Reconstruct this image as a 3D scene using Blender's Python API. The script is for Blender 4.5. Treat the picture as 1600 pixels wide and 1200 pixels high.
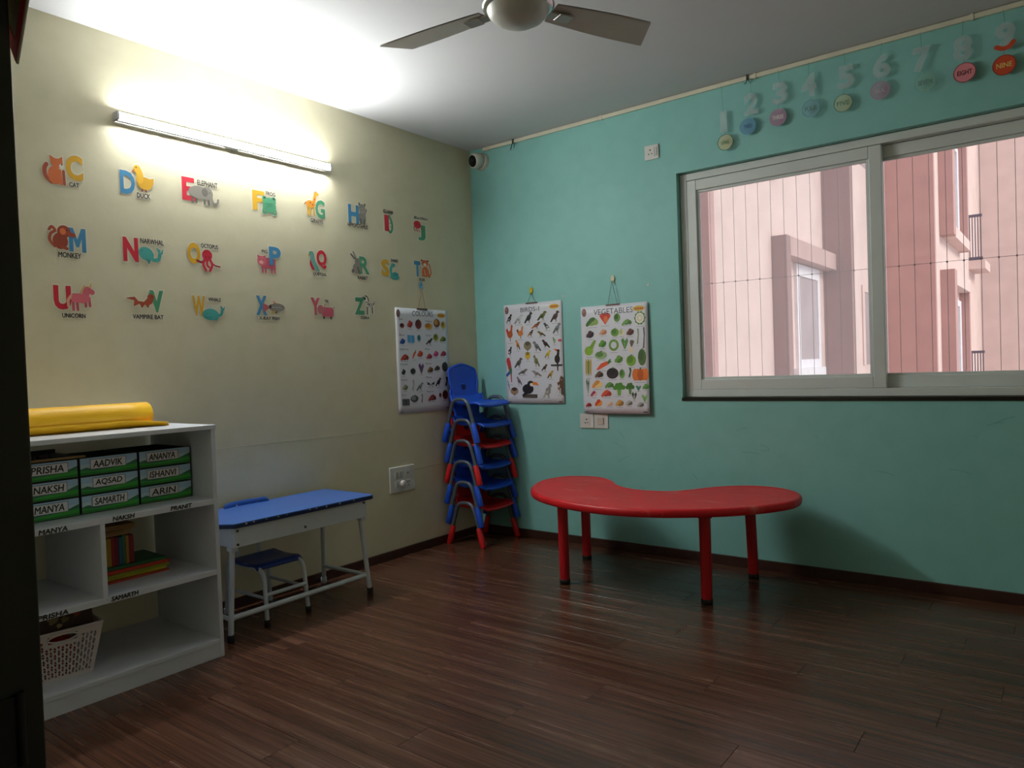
import bpy, bmesh, math, random
from mathutils import Vector, Matrix, Euler

random.seed(7)
for _o in list(bpy.data.objects):
    bpy.data.objects.remove(_o)
SC = bpy.context.scene
COL = SC.collection

# ------------------------------------------------------------------ camera
cam_data = bpy.data.cameras.new('camera')
cam_data.sensor_fit = 'HORIZONTAL'
cam_data.sensor_width = 36.0
cam_data.lens = 1140.38 / 1600 * 36.0
cam_data.clip_start = 0.02
cam_data.clip_end = 200
cam = bpy.data.objects.new('camera', cam_data)
COL.objects.link(cam)
_a, _p, _r = 2.22214898, -0.0226170091, -0.0355466515
_f = Vector((math.cos(_p)*math.cos(_a), math.cos(_p)*math.sin(_a), math.sin(_p)))
_ri = Vector((math.sin(_a), -math.cos(_a), 0)); _u = _ri.cross(_f)
_R = math.cos(_r)*_ri + math.sin(_r)*_u
_U = -math.sin(_r)*_ri + math.cos(_r)*_u
M4 = Matrix((_R, _U, -_f)).transposed().to_4x4()
M4.translation = Vector((3.47401455, -4.14516219, 1.20336301))
cam.matrix_world = M4
SC.camera = cam

# ------------------------------------------------------------------ world, sun, exposure
W = bpy.data.worlds.new('overcast_sky'); SC.world = W; W.use_nodes = True
_bg = W.node_tree.nodes['Background']
_bg.inputs['Color'].default_value = (0.86, 0.92, 1.0, 1)
_bg.inputs['Strength'].default_value = 1.12
sun_d = bpy.data.lights.new('hazy_sun', 'SUN'); sun_d.energy = 1.75; sun_d.angle = math.radians(25)
sun_d.color = (1, 0.96, 0.9)
sun = bpy.data.objects.new('hazy_sun', sun_d); COL.objects.link(sun)
sun.rotation_euler = Vector((-0.85, 0.02, -0.55)).to_track_quat('-Z', 'Y').to_euler()
TUBE_STRENGTH = 160.0
VS = SC.view_settings
VS.view_transform = 'Standard'; VS.look = 'None'; VS.gamma = 1.0; VS.use_curve_mapping = False
VS.exposure = 0.5

# ------------------------------------------------------------------ colour and material helpers
def lin(c):
    if isinstance(c, str):
        c = c.lstrip('#'); c = [int(c[i:i+2], 16)/255 for i in (0, 2, 4)]
    elif max(c) > 1.0:
        c = [v/255 for v in c]
    return tuple(v/12.92 if v <= 0.04045 else ((v+0.055)/1.055)**2.4 for v in c)

MATS = {}
def mat(name, col, rough=0.5, metal=0.0, var=0.06, scale=8.0, bump=0.0, bscale=60.0, coat=0.0, spec=0.5):
    """plain procedural material: colour with slight noise mottling and optional fine bump"""
    if name in MATS: return MATS[name]
    m = bpy.data.materials.new(name); m.use_nodes = True; MATS[name] = m
    nt = m.node_tree; b = nt.nodes['Principled BSDF']
    c = lin(col)
    tc = nt.nodes.new('ShaderNodeTexCoord')
    nz = nt.nodes.new('ShaderNodeTexNoise'); nz.inputs['Scale'].default_value = scale; nz.inputs['Detail'].default_value = 4
    nt.links.new(tc.outputs['Object'], nz.inputs['Vector'])
    rp = nt.nodes.new('ShaderNodeValToRGB')
    rp.color_ramp.elements[0].position = 0.3; rp.color_ramp.elements[1].position = 0.7
    rp.color_ramp.elements[0].color = (*[max(0, v*(1-var)) for v in c], 1)
    rp.color_ramp.elements[1].color = (*[min(1, v*(1+var)) for v in c], 1)
    nt.links.new(nz.outputs['Fac'], rp.inputs['Fac'])
    nt.links.new(rp.outputs['Color'], b.inputs['Base Color'])
    b.inputs['Roughness'].default_value = rough; b.inputs['Metallic'].default_value = metal
    b.inputs['Specular IOR Level'].default_value = spec
    b.inputs['Coat Weight'].default_value = coat
    if bump:
        n2 = nt.nodes.new('ShaderNodeTexNoise'); n2.inputs['Scale'].default_value = bscale; n2.inputs['Detail'].default_value = 3
        nt.links.new(tc.outputs['Object'], n2.inputs['Vector'])
        bp = nt.nodes.new('ShaderNodeBump'); bp.inputs['Strength'].default_value = bump; bp.inputs['Distance'].default_value = 0.004
        nt.links.new(n2.outputs['Fac'], bp.inputs['Height']); nt.links.new(bp.outputs['Normal'], b.inputs['Normal'])
    return m

def print_mat():
    m = bpy.data.materials.new('printed_ink'); m.use_nodes = True
    b = m.node_tree.nodes['Principled BSDF']
    at = m.node_tree.nodes.new('ShaderNodeAttribute'); at.attribute_name = 'Col'
    m.node_tree.links.new(at.outputs['Color'], b.inputs['Base Color'])
    b.inputs['Roughness'].default_value = 0.55
    return m
PRINT = print_mat()

def film_mat(name, col, alpha):
    """thin translucent plastic film"""
    m = bpy.data.materials.new(name); m.use_nodes = True; nt = m.node_tree
    b = nt.nodes['Principled BSDF']; out = nt.nodes['Material Output']
    b.inputs['Base Color'].default_value = (*lin(col), 1); b.inputs['Roughness'].default_value = 0.3
    t = nt.nodes.new('ShaderNodeBsdfTransparent'); mx = nt.nodes.new('ShaderNodeMixShader')
    mx.inputs[0].default_value = alpha
    nt.links.new(t.outputs[0], mx.inputs[1]); nt.links.new(b.outputs[0], mx.inputs[2]); nt.links.new(mx.outputs[0], out.inputs['Surface'])
    return m

def glass_mat(name, haze):
    m = bpy.data.materials.new(name); m.use_nodes = True; nt = m.node_tree
    for n in list(nt.nodes):
        if n.type == 'BSDF_PRINCIPLED': nt.nodes.remove(n)
    out = nt.nodes['Material Output']
    t = nt.nodes.new('ShaderNodeBsdfTransparent'); t.inputs[0].default_value = (0.93, 0.95, 0.94, 1)
    g = nt.nodes.new('ShaderNodeBsdfGlossy'); g.inputs['Roughness'].default_value = 0.03
    fr = nt.nodes.new('ShaderNodeFresnel'); fr.inputs['IOR'].default_value = 1.45
    m1 = nt.nodes.new('ShaderNodeMixShader'); nt.links.new(fr.outputs[0], m1.inputs[0])
    nt.links.new(t.outputs[0], m1.inputs[1]); nt.links.new(g.outputs[0], m1.inputs[2])
    d = nt.nodes.new('ShaderNodeBsdfTranslucent'); d.inputs[0].default_value = (0.9, 0.88, 0.9, 1)   # dust film
    m2 = nt.nodes.new('ShaderNodeMixShader'); m2.inputs[0].default_value = haze
    nt.links.new(m1.outputs[0], m2.inputs[1]); nt.links.new(d.outputs[0], m2.inputs[2])
    nt.links.new(m2.outputs[0], out.inputs['Surface'])
    return m

def wall_mat(name, col, stain):
    m = bpy.data.materials.new(name); m.use_nodes = True; nt = m.node_tree; b = nt.nodes['Principled BSDF']
    tc = nt.nodes.new('ShaderNodeTexCoord')
    n1 = nt.nodes.new('ShaderNodeTexNoise'); n1.inputs['Scale'].default_value = 1.3; n1.inputs['Detail'].default_value = 5
    n2 = nt.nodes.new('ShaderNodeTexNoise'); n2.inputs['Scale'].default_value = 9; n2.inputs['Detail'].default_value = 6
    for n in (n1, n2): nt.links.new(tc.outputs['Object'], n.inputs['Vector'])
    mu = nt.nodes.new('ShaderNodeMath'); mu.operation = 'MULTIPLY'
    nt.links.new(n1.outputs['Fac'], mu.inputs[0]); nt.links.new(n2.outputs['Fac'], mu.inputs[1])
    rp = nt.nodes.new('ShaderNodeValToRGB'); rp.color_ramp.elements[0].position = 0.12; rp.color_ramp.elements[1].position = 0.32
    c = lin(col); s = lin(stain)
    rp.color_ramp.elements[0].color = (*s, 1); rp.color_ramp.elements[1].color = (*c, 1)
    nt.links.new(mu.outputs[0], rp.inputs['Fac']); nt.links.new(rp.outputs['Color'], b.inputs['Base Color'])
    b.inputs['Roughness'].default_value = 0.55; b.inputs['Specular IOR Level'].default_value = 0.35
    n3 = nt.nodes.new('ShaderNodeTexNoise'); n3.inputs['Scale'].default_value = 45; n3.inputs['Detail'].default_value = 4
    nt.links.new(tc.outputs['Object'], n3.inputs['Vector'])
    bp = nt.nodes.new('ShaderNodeBump'); bp.inputs['Strength'].default_value = 0.12; bp.inputs['Distance'].default_value = 0.004
    nt.links.new(n3.outputs['Fac'], bp.inputs['Height']); nt.links.new(bp.outputs['Normal'], b.inputs['Normal'])
    return m

def wood_floor_mat():
    m = bpy.data.materials.new('dark_walnut_laminate'); m.use_nodes = True; nt = m.node_tree; b = nt.nodes['Principled BSDF']
    tc = nt.nodes.new('ShaderNodeTexCoord'); oi = nt.nodes.new('ShaderNodeObjectInfo')
    off = nt.nodes.new('ShaderNodeVectorMath'); off.operation = 'ADD'
    sc = nt.nodes.new('ShaderNodeVectorMath'); sc.operation = 'SCALE'; sc.inputs['Scale'].default_value = 37.0
    cb = nt.nodes.new('ShaderNodeCombineXYZ')
    for i in range(3): nt.links.new(oi.outputs['Random'], cb.inputs[i])
    nt.links.new(cb.outputs[0], sc.inputs[0]); nt.links.new(tc.outputs['Object'], off.inputs[0]); nt.links.new(sc.outputs[0], off.inputs[1])
    def noise(scale, vec, detail=6, rough=0.6):
        mp = nt.nodes.new('ShaderNodeMapping'); mp.inputs['Scale'].default_value = vec
        nt.links.new(off.outputs[0], mp.inputs['Vector'])
        n = nt.nodes.new('ShaderNodeTexNoise'); n.inputs['Scale'].default_value = scale; n.inputs['Detail'].default_value = detail; n.inputs['Roughness'].default_value = rough
        nt.links.new(mp.outputs[0], n.inputs['Vector']); return n
    g1 = noise(3.0, (0.30, 8, 1), 6, 0.55); g2 = noise(9.0, (0.16, 11, 1), 5, 0.6)
    mx = nt.nodes.new('ShaderNodeMath'); mx.operation = 'MULTIPLY_ADD'; mx.inputs[1].default_value = 0.5
    h = nt.nodes.new('ShaderNodeMath'); h.operation = 'MULTIPLY'; h.inputs[1].default_value = 0.5
    nt.links.new(g1.outputs['Fac'], h.inputs[0]); nt.links.new(g2.outputs['Fac'], mx.inputs[0]); nt.links.new(h.outputs[0], mx.inputs[2])
    tone = nt.nodes.new('ShaderNodeMath'); tone.operation = 'MULTIPLY_ADD'; tone.inputs[1].default_value = 0.035
    nt.links.new(oi.outputs['Random'], tone.inputs[0]); nt.links.new(mx.outputs[0], tone.inputs[2])
    rp = nt.nodes.new('ShaderNodeValToRGB'); e = rp.color_ramp.elements
    e[0].position = 0.40; e[0].color = (*lin('#42281d'), 1); e[1].position = 0.66; e[1].color = (*lin('#6e4c3b'), 1)
    k = e.new(0.52); k.color = (*lin('#573729'), 1)
    nt.links.new(tone.outputs[0], rp.inputs['Fac']); nt.links.new(rp.outputs['Color'], b.inputs['Base Color'])
    rr = nt.nodes.new('ShaderNodeMapRange'); rr.inputs['To Min'].default_value = 0.17; rr.inputs['To Max'].default_value = 0.34
    nt.links.new(g1.outputs['Fac'], rr.inputs['Value']); nt.links.new(rr.outputs[0], b.inputs['Roughness'])
    b.inputs['Specular IOR Level'].default_value = 0.4
    bp = nt.nodes.new('ShaderNodeBump'); bp.inputs['Strength'].default_value = 0.06; bp.inputs['Distance'].default_value = 0.002
    nt.links.new(g2.outputs['Fac'], bp.inputs['Height']); nt.links.new(bp.outputs['Normal'], b.inputs['Normal'])
    return m

def facade_mat(name, col):
    return mat(name, col, 0.85, var=0.07, scale=3.0, bump=0.5, bscale=30)

def emit_mat(name, col, strength):
    m = bpy.data.materials.new(name); m.use_nodes = True
    b = m.node_tree.nodes['Principled BSDF']
    b.inputs['Base Color'].default_value = (1, 1, 1, 1)
    b.inputs['Emission Color'].default_value = (*col, 1); b.inputs['Emission Strength'].default_value = strength
    return m

# ------------------------------------------------------------------ mesh builder
class MB:
    def __init__(s): s.v = []; s.f = []; s.sm = []; s.c = []
    def add(s, vs, fs, smooth=False, col=None):
        n = len(s.v); s.v += [tuple(p) for p in vs]
        for f in fs: s.f.append(tuple(i+n for i in f)); s.sm.append(smooth); s.c.append(col)
        return s
    def box(s, x0, x1, y0, y1, z0, z1, M=None):
        vs = [(x, y, z) for z in (z0, z1) for y in (y0, y1) for x in (x0, x1)]
        if M: vs = [M @ Vector(p) for p in vs]
        return s.add(vs, [(0, 2, 3, 1), (4, 5, 7, 6), (0, 1, 5, 4), (2, 6, 7, 3), (0, 4, 6, 2), (1, 3, 7, 5)])
    def tube(s, pts, r, n=12, cap=True, smooth=True):
        """swept tube along pts; r a number or a list of radii"""
        pts = [Vector(p) for p in pts]; k = len(pts)
        rs = r if isinstance(r, (list, tuple)) else [r]*k
        tg = []
        for i in range(k):
            t = (pts[min(i+1, k-1)] - pts[max(i-1, 0)]); tg.append(t.normalized() if t.length else Vector((0, 0, 1)))
        up = Vector((0, 0, 1)) if abs(tg[0].z) < 0.9 else Vector((1, 0, 0))
        nrm = (up - tg[0]*up.dot(tg[0])).normalized(); vs = []
        for i in range(k):
            nrm = (nrm - tg[i]*nrm.dot(tg[i]))
            nrm = nrm.normalized() if nrm.length > 1e-6 else tg[i].orthogonal().normalized()
            bn = tg[i].cross(nrm)
            for j in range(n):
                a = 2*math.pi*j/n; vs.append(pts[i] + (nrm*math.cos(a) + bn*math.sin(a))*rs[i])
        fs = [(i*n+j, i*n+(j+1) % n, (i+1)*n+(j+1) % n, (i+1)*n+j) for i in range(k-1) for j in range(n)]
        s.add(vs, fs, smooth)
        if cap:
            s.add(vs[:n], [tuple(range(n))[::-1]]); s.add(vs[-n:], [tuple(range(n))])
        return s
    def lathe(s, prof, n=24, M=None, smooth=True):
        """profile (r,z) revolved about z"""
        vs = []
        for r, z in prof:
            for j in range(n):
                a = 2*math.pi*j/n; vs.append(Vector((r*math.cos(a), r*math.sin(a), z)))
        if M: vs = [M @ p for p in vs]
        fs = [(i*n+j, i*n+(j+1) % n, (i+1)*n+(j+1) % n, (i+1)*n+j) for i in range(len(prof)-1) for j in range(n)]
        s.add(vs, fs, smooth)
        if prof[0][0] > 1e-5: s.add(vs[:n], [tuple(range(n))[::-1]])
        if prof[-1][0] > 1e-5: s.add(vs[-n:], [tuple(range(n))])
        return s
    def prism(s, poly, d0, d1, M=None, smooth=False):
        """2D polygon (counter-clockwise) extruded from d0 to d1 along local z"""
        n = len(poly)
        vs = [Vector((x, y, d)) for d in (d0, d1) for x, y in poly]
        if M: vs = [M @ p for p in vs]
        s.add(vs, [tuple(range(n))[::-1], tuple(range(n, 2*n))])
        s.add(vs, [(i, (i+1) % n, n+(i+1) % n, n+i) for i in range(n)], smooth)
        return s
    def grid(s, fn, nu, nv, smooth=True, thick=0.0):
        vs = [Vector(fn(i/nu, j/nv)) for j in range(nv+1) for i in range(nu+1)]
        fs = [(j*(nu+1)+i, j*(nu+1)+i+1, (j+1)*(nu+1)+i+1, (j+1)*(nu+1)+i) for j in range(nv) for i in range(nu)]
        return s.add(vs, fs, smooth)

def obj(name, mb, m, parent=None, loc=None, bevel=0.0, solid=0.0, kind=None, label=None, sub=0):
    me = bpy.data.meshes.new(name); me.from_pydata(mb.v, [], mb.f)
    me.polygons.foreach_set('use_smooth', mb.sm)
    if any(c is not None for c in mb.c):
        ca = me.color_attributes.new('Col', 'FLOAT_COLOR', 'CORNER')
        for p, c in zip(me.polygons, mb.c):
            for li in p.loop_indices: ca.data[li].color = (*lin(c or '#ffffff'), 1)
    me.materials.append(m); me.update()
    o = bpy.data.objects.new(name, me); COL.objects.link(o)
    if parent: o.parent = parent
    if loc: o.location = loc
    if solid:
        md = o.modifiers.new('Solidify', 'SOLIDIFY'); md.thickness = solid; md.offset = 0
    if bevel:
        md = o.modifiers.new('Bevel', 'BEVEL'); md.width = bevel; md.segments = 2; md.limit_method = 'ANGLE'; md.angle_limit = math.radians(40)
    if sub:
        md = o.modifiers.new('Subdivision', 'SUBSURF'); md.levels = sub; md.render_levels = sub
    if kind: o['kind'] = kind
    if label: o['label'] = label
    return o

def tag(o, label, cat, group=None, kind=None):
    o['label'] = label; o['category'] = cat
    if group: o['group'] = group
    if kind: o['kind'] = kind
    return o

def thing(name, label, cat, loc=(0, 0, 0), rot=None, group=None):
    o = bpy.data.objects.new(name, None); COL.objects.link(o); o.empty_display_size = 0.05
    o.location = loc
    if rot is not None: o.rotation_euler = rot
    return tag(o, label, cat, group)

def struct(name, mb, m, parent=None, **k):
    return obj(name, mb, m, parent, kind='structure', **k)

def copy_tree(o, parent=None):
    c = o.copy(); COL.objects.link(c); c.parent = parent
    for ch in list(o.children): copy_tree(ch, c)
    return c

# orientation of things fixed to a wall: local x to the right, local y up, local z out of the wall
ROT_LEFT = Matrix(((0, 0, 1), (1, 0, 0), (0, 1, 0))).to_euler()
ROT_BACK = Matrix(((1, 0, 0), (0, 0, -1), (0, 1, 0))).to_euler()

# ------------------------------------------------------------------ lettering (built-in font turned into flat meshes)
_TXT = {}
def text_geom(s, off=0.0):
    if (s, off) in _TXT: return _TXT[(s, off)]
    cu = bpy.data.curves.new('txt', 'FONT'); cu.body = s; cu.size = 1.0; cu.offset = off; cu.resolution_u = 3
    o = bpy.data.objects.new('txt', cu); COL.objects.link(o)
    bpy.context.view_layer.update()
    me = bpy.data.meshes.new_from_object(o.evaluated_get(bpy.context.evaluated_depsgraph_get()))
    r = ([(v.co.x, v.co.y) for v in me.vertices], [tuple(p.vertices) for p in me.polygons])
    bpy.data.objects.remove(o); bpy.data.curves.remove(cu); bpy.data.meshes.remove(me)
    _TXT[(s, off)] = r; return r

def add_text(mb, s, box, z, off=0.01, extra=0.0, col=None, shear=0.0, warp=None, bold=0.0):
    """lettering fitted into box (x0,y0,x1,y1) at height z"""
    bv, bf = text_geom(s, off)
    x0 = min(v[0] for v in bv); x1 = max(v[0] for v in bv); y0 = min(v[1] for v in bv); y1 = max(v[1] for v in bv)
    v, f = (bv, bf) if not extra else text_geom(s, off+extra)
    sx = (box[2]-box[0])/(x1-x0); sy = (box[3]-box[1])/(y1-y0)
    P = [(box[0]+(p[0]-x0)*sx + shear*(p[1]-y0)*sy, box[1]+(p[1]-y0)*sy) for p in v]
    shifts = [(0, 0)] if not bold else [(0, 0), (bold, 0), (-bold, 0), (0, bold), (0, -bold)]
    for i, (sx_, sy_) in enumerate(shifts):
        mb.add([(a+sx_, b+sy_, z + i*2e-5 + (warp(a, b) if warp else 0)) for a, b in P], f, False, col)

# ------------------------------------------------------------------ flat print primitives
def circ(cx, cy, rx, ry, rot=0.0, n=16):
    c, s_ = math.cos(rot), math.sin(rot)
    return [(cx+rx*math.cos(a)*c-ry*math.sin(a)*s_, cy+rx*math.cos(a)*s_+ry*math.sin(a)*c) for a in [2*math.pi*i/n for i in range(n)]]

def area(p): return sum(p[i][0]*p[(i+1) % len(p)][1]-p[(i+1) % len(p)][0]*p[i][1] for i in range(len(p)))
def flat(mb, poly, z, col, warp=None):
    if area(poly) < 0: poly = poly[::-1]
    mb.add([(x, y, z+(warp(x, y) if warp else 0)) for x, y in poly], [tuple(range(len(poly)))], False, col)
def stroke(mb, pts, w, z, col, warp=None, closed=False):
    if closed: pts = pts+[pts[0]]
    for i, ((ax, ay), (bx, by)) in enumerate(zip(pts, pts[1:])):
        l = math.hypot(bx-ax, by-ay) or 1e-6; nx, ny = -(by-ay)/l*w/2, (bx-ax)/l*w/2
        flat(mb, [(ax+nx, ay+ny), (ax-nx, ay-ny), (bx-nx, by-ny), (bx+nx, by+ny)], z+i*2e-6, col, warp)
    for i, (x, y) in enumerate(pts): flat(mb, circ(x, y, w/2, w/2, n=10), z+6e-5+i*2e-6, col, warp)

def arcpts(pts, n=6):
    """Catmull-Rom through an open list of points"""
    P = [Vector(p) for p in pts]; P = [P[0]*2-P[1]] + P + [P[-1]*2-P[-2]]; out = []
    for i in range(1, len(P)-2):
        for k in range(n):
            t = k/n; a, b, c, d = P[i-1], P[i], P[i+1], P[i+2]
            out.append(0.5*((2*b)+(c-a)*t+(2*a-5*b+4*c-d)*t*t+(3*b-a-3*c+d)*t**3))
    out.append(P[-2]); return out

STICKERS = {
 'C': ([-2.751, 2.095, -2.681, 2.207], [-2.842, 2.065, -2.751, 2.19], 'CAT', [-2.741, 2.066, -2.701, 2.085]),
 'D': ([-2.522, 2.075, -2.454, 2.183], [-2.467, 2.096, -2.364, 2.221], 'DUCK', [-2.447, 2.066, -2.386, 2.089]),
 'E': ([-2.225, 2.093, -2.158, 2.208], [-2.196, 2.083, -2.03, 2.18], 'ELEPHANT', [-2.143, 2.178, -2.034, 2.204]),
 'F': ([-1.831, 2.103, -1.757, 2.209], [-1.779, 2.09, -1.677, 2.189], 'FROG', [-1.747, 2.193, -1.688, 2.213]),
 'G': ([-1.418, 2.116, -1.349, 2.223], [-1.498, 2.12, -1.387, 2.273], 'GIRAFFE', [-1.456, 2.086, -1.369, 2.108]),
 'H': ([-1.173, 2.122, -1.089, 2.236], [-1.099, 2.125, -1.024, 2.259], 'HIPPOPOTAMUS', [-1.182, 2.098, -1.022, 2.122]),
 'I': ([-0.878, 2.109, -0.841, 2.212], [-0.87, 2.095, -0.805, 2.216], 'IGUANA', [-0.885, 2.223, -0.798, 2.247]),
 'J': ([-0.575, 2.085, -0.503, 2.189], [-0.615, 2.141, -0.529, 2.217], 'JELLYFISH', [-0.612, 2.22, -0.482, 2.242]),
 'M': ([-2.753, 1.781, -2.683, 1.886], [-2.835, 1.787, -2.722, 1.892], 'MONKEY', [-2.798, 1.752, -2.707, 1.775]),
 'N': ([-2.523, 1.761, -2.453, 1.874], [-2.457, 1.756, -2.334, 1.842], 'NARWHAL', [-2.442, 1.852, -2.331, 1.876]),
 'O': ([-2.212, 1.778, -2.143, 1.885], [-2.165, 1.746, -2.039, 1.857], 'OCTOPUS', [-2.139, 1.864, -2.046, 1.885]),
 'P': ([-1.744, 1.812, -1.668, 1.914], [-1.82, 1.767, -1.701, 1.863], 'PIG', [-1.789, 1.874, -1.755, 1.891]),
 'Q': ([-1.424, 1.821, -1.352, 1.931], [-1.486, 1.806, -1.381, 1.922], 'QUETZAL', [-1.455, 1.777, -1.357, 1.796]),
 'R': ([-1.101, 1.816, -1.02, 1.924], [-1.173, 1.81, -1.079, 1.95], 'RABBIT', [-1.119, 1.782, -1.039, 1.802]),
 'S': ([-0.92, 1.817, -0.851, 1.926], [-0.858, 1.798, -0.761, 1.909], 'SNAKE', [-0.837, 1.915, -0.772, 1.934]),
 'T': ([-0.624, 1.838, -0.563, 1.942], [-0.566, 1.838, -0.46, 1.96], 'TIGER', [-0.587, 1.809, -0.527, 1.828]),
 'U': ([-2.825, 1.524, -2.755, 1.629], [-2.772, 1.52, -2.661, 1.654], 'UNICORN', [-2.795, 1.49, -2.701, 1.509]),
 'V': ([-2.411, 1.528, -2.343, 1.633], [-2.523, 1.535, -2.382, 1.625], 'VAMPIRE BAT', [-2.494, 1.495, -2.348, 1.515]),
 'W': ([-2.198, 1.516, -2.129, 1.62], [-2.147, 1.497, -2.021, 1.579], 'WHALE', [-2.112, 1.596, -2.043, 1.614]),
 'X': ([-1.837, 1.535, -1.77, 1.641], [-1.794, 1.543, -1.655, 1.621], 'X-RAY FISH', [-1.822, 1.51, -1.696, 1.528]),
 'Y': ([-1.479, 1.548, -1.413, 1.65], [-1.435, 1.528, -1.311, 1.616], 'YAK', [-1.381, 1.626, -1.351, 1.643]),
 'Z': ([-1.154, 1.563, -1.072, 1.668], [-1.093, 1.564, -0.99, 1.684], 'ZEBRA', [-1.111, 1.537, -1.039, 1.553]),
}
BIRD_PRINT = [
 (0.095, 0.861, 0.12, 0.096, 'R', '#1c1a1c', '#8a8a8c'),
 (0.264, 0.85, 0.169, 0.101, 'R', '#c9cbd0', '#8a8a8c'),
 (0.438, 0.856, 0.153, 0.117, 'R', '#303138', '#1c1a1c'),
 (0.672, 0.863, 0.177, 0.094, 'R', '#5d6b2a', '#2d3a1d'),
 (0.886, 0.847, 0.161, 0.115, 'R', '#4a322d', '#2a2326'),
 (0.099, 0.714, 0.141, 0.17, 'C', '#b5562a', '#c62a1d'),
 (0.289, 0.714, 0.139, 0.124, 'C', '#d07a34', '#8a2a1d'),
 (0.566, 0.774, 0.171, 0.065, 'R', '#6d4527', '#c2622a'),
 (0.753, 0.757, 0.15, 0.075, 'L', '#3a3b40', '#d8d8d8'),
 (0.911, 0.731, 0.142, 0.108, 'R', '#7c8384', '#4c5150'),
 (0.466, 0.699, 0.121, 0.069, 'R', '#3b2b23', '#c78a4a'),
 (0.651, 0.688, 0.155, 0.058, 'L', '#7a6a2a', '#3d3420'),
 (0.235, 0.592, 0.084, 0.107, 'L', '#d88430', '#2a241e'),
 (0.408, 0.571, 0.148, 0.107, 'O', '#8b8266', '#5d5442'),
 (0.405, 0.475, 0.099, 0.09, 'O', '#d9b521', '#8d7a20'),
 (0.569, 0.567, 0.146, 0.106, 'L', '#76787c', '#4a4c50'),
 (0.721, 0.586, 0.144, 0.089, 'L', '#3a2720', '#1d1512'),
 (0.869, 0.611, 0.076, 0.072, 'L', '#5f8f3a', '#d8d8d0'),
 (0.955, 0.612, 0.053, 0.022, 'B', '#c22a4a', '#c22a4a'),
 (0.082, 0.527, 0.105, 0.105, 'R', '#26262c', '#d8d8dc'),
 (0.75, 0.485, 0.115, 0.08, 'R', '#d8c02a', '#8d7c1c'),
 (0.903, 0.46, 0.114, 0.144, 'H', '#1f1a1a', '#e2512a'),
 (0.891, 0.372, 0.191, 0.018, 'B', '#2b2420', '#2b2420'),
 (0.238, 0.41, 0.156, 0.108, 'R', '#5a5850', '#3a3833'),
 (0.554, 0.422, 0.113, 0.126, 'L', '#7d8050', '#5a5a35'),
 (0.075, 0.344, 0.151, 0.257, 'M', '#c5352f', '#3d7a4a'),
 (0.314, 0.318, 0.189, 0.059, 'R', '#777067', '#4d4842'),
 (0.55, 0.298, 0.18, 0.065, 'L', '#9a8f8c', '#6d6360'),
 (0.688, 0.353, 0.112, 0.069, 'R', '#4a3420', '#251a12'),
 (0.783, 0.284, 0.115, 0.08, 'R', '#b9943a', '#4d3a1c'),
 (0.241, 0.228, 0.1, 0.091, 'L', '#86706a', '#4c3c38'),
 (0.147, 0.12, 0.161, 0.094, 'O', '#a2846a', '#4a3020'),
 (0.048, 0.19, 0.041, 0.092, 'D', '#5a5450', '#5a5450'),
 (0.427, 0.158, 0.296, 0.142, 'T', '#1b1a1e', '#ee8a2a'),
 (0.424, 0.073, 0.257, 0.04, 'B', '#4b3a2b', '#4b3a2b'),
 (0.729, 0.122, 0.165, 0.152, 'R', '#8e8b86', '#b7b2a8'),
 (0.923, 0.177, 0.095, 0.167, 'R', '#6a3f2c', '#d8cfc8'),
 (0.974, 0.171, 0.049, 0.2, 'B', '#5b4331', '#5b4331'),
]
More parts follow.
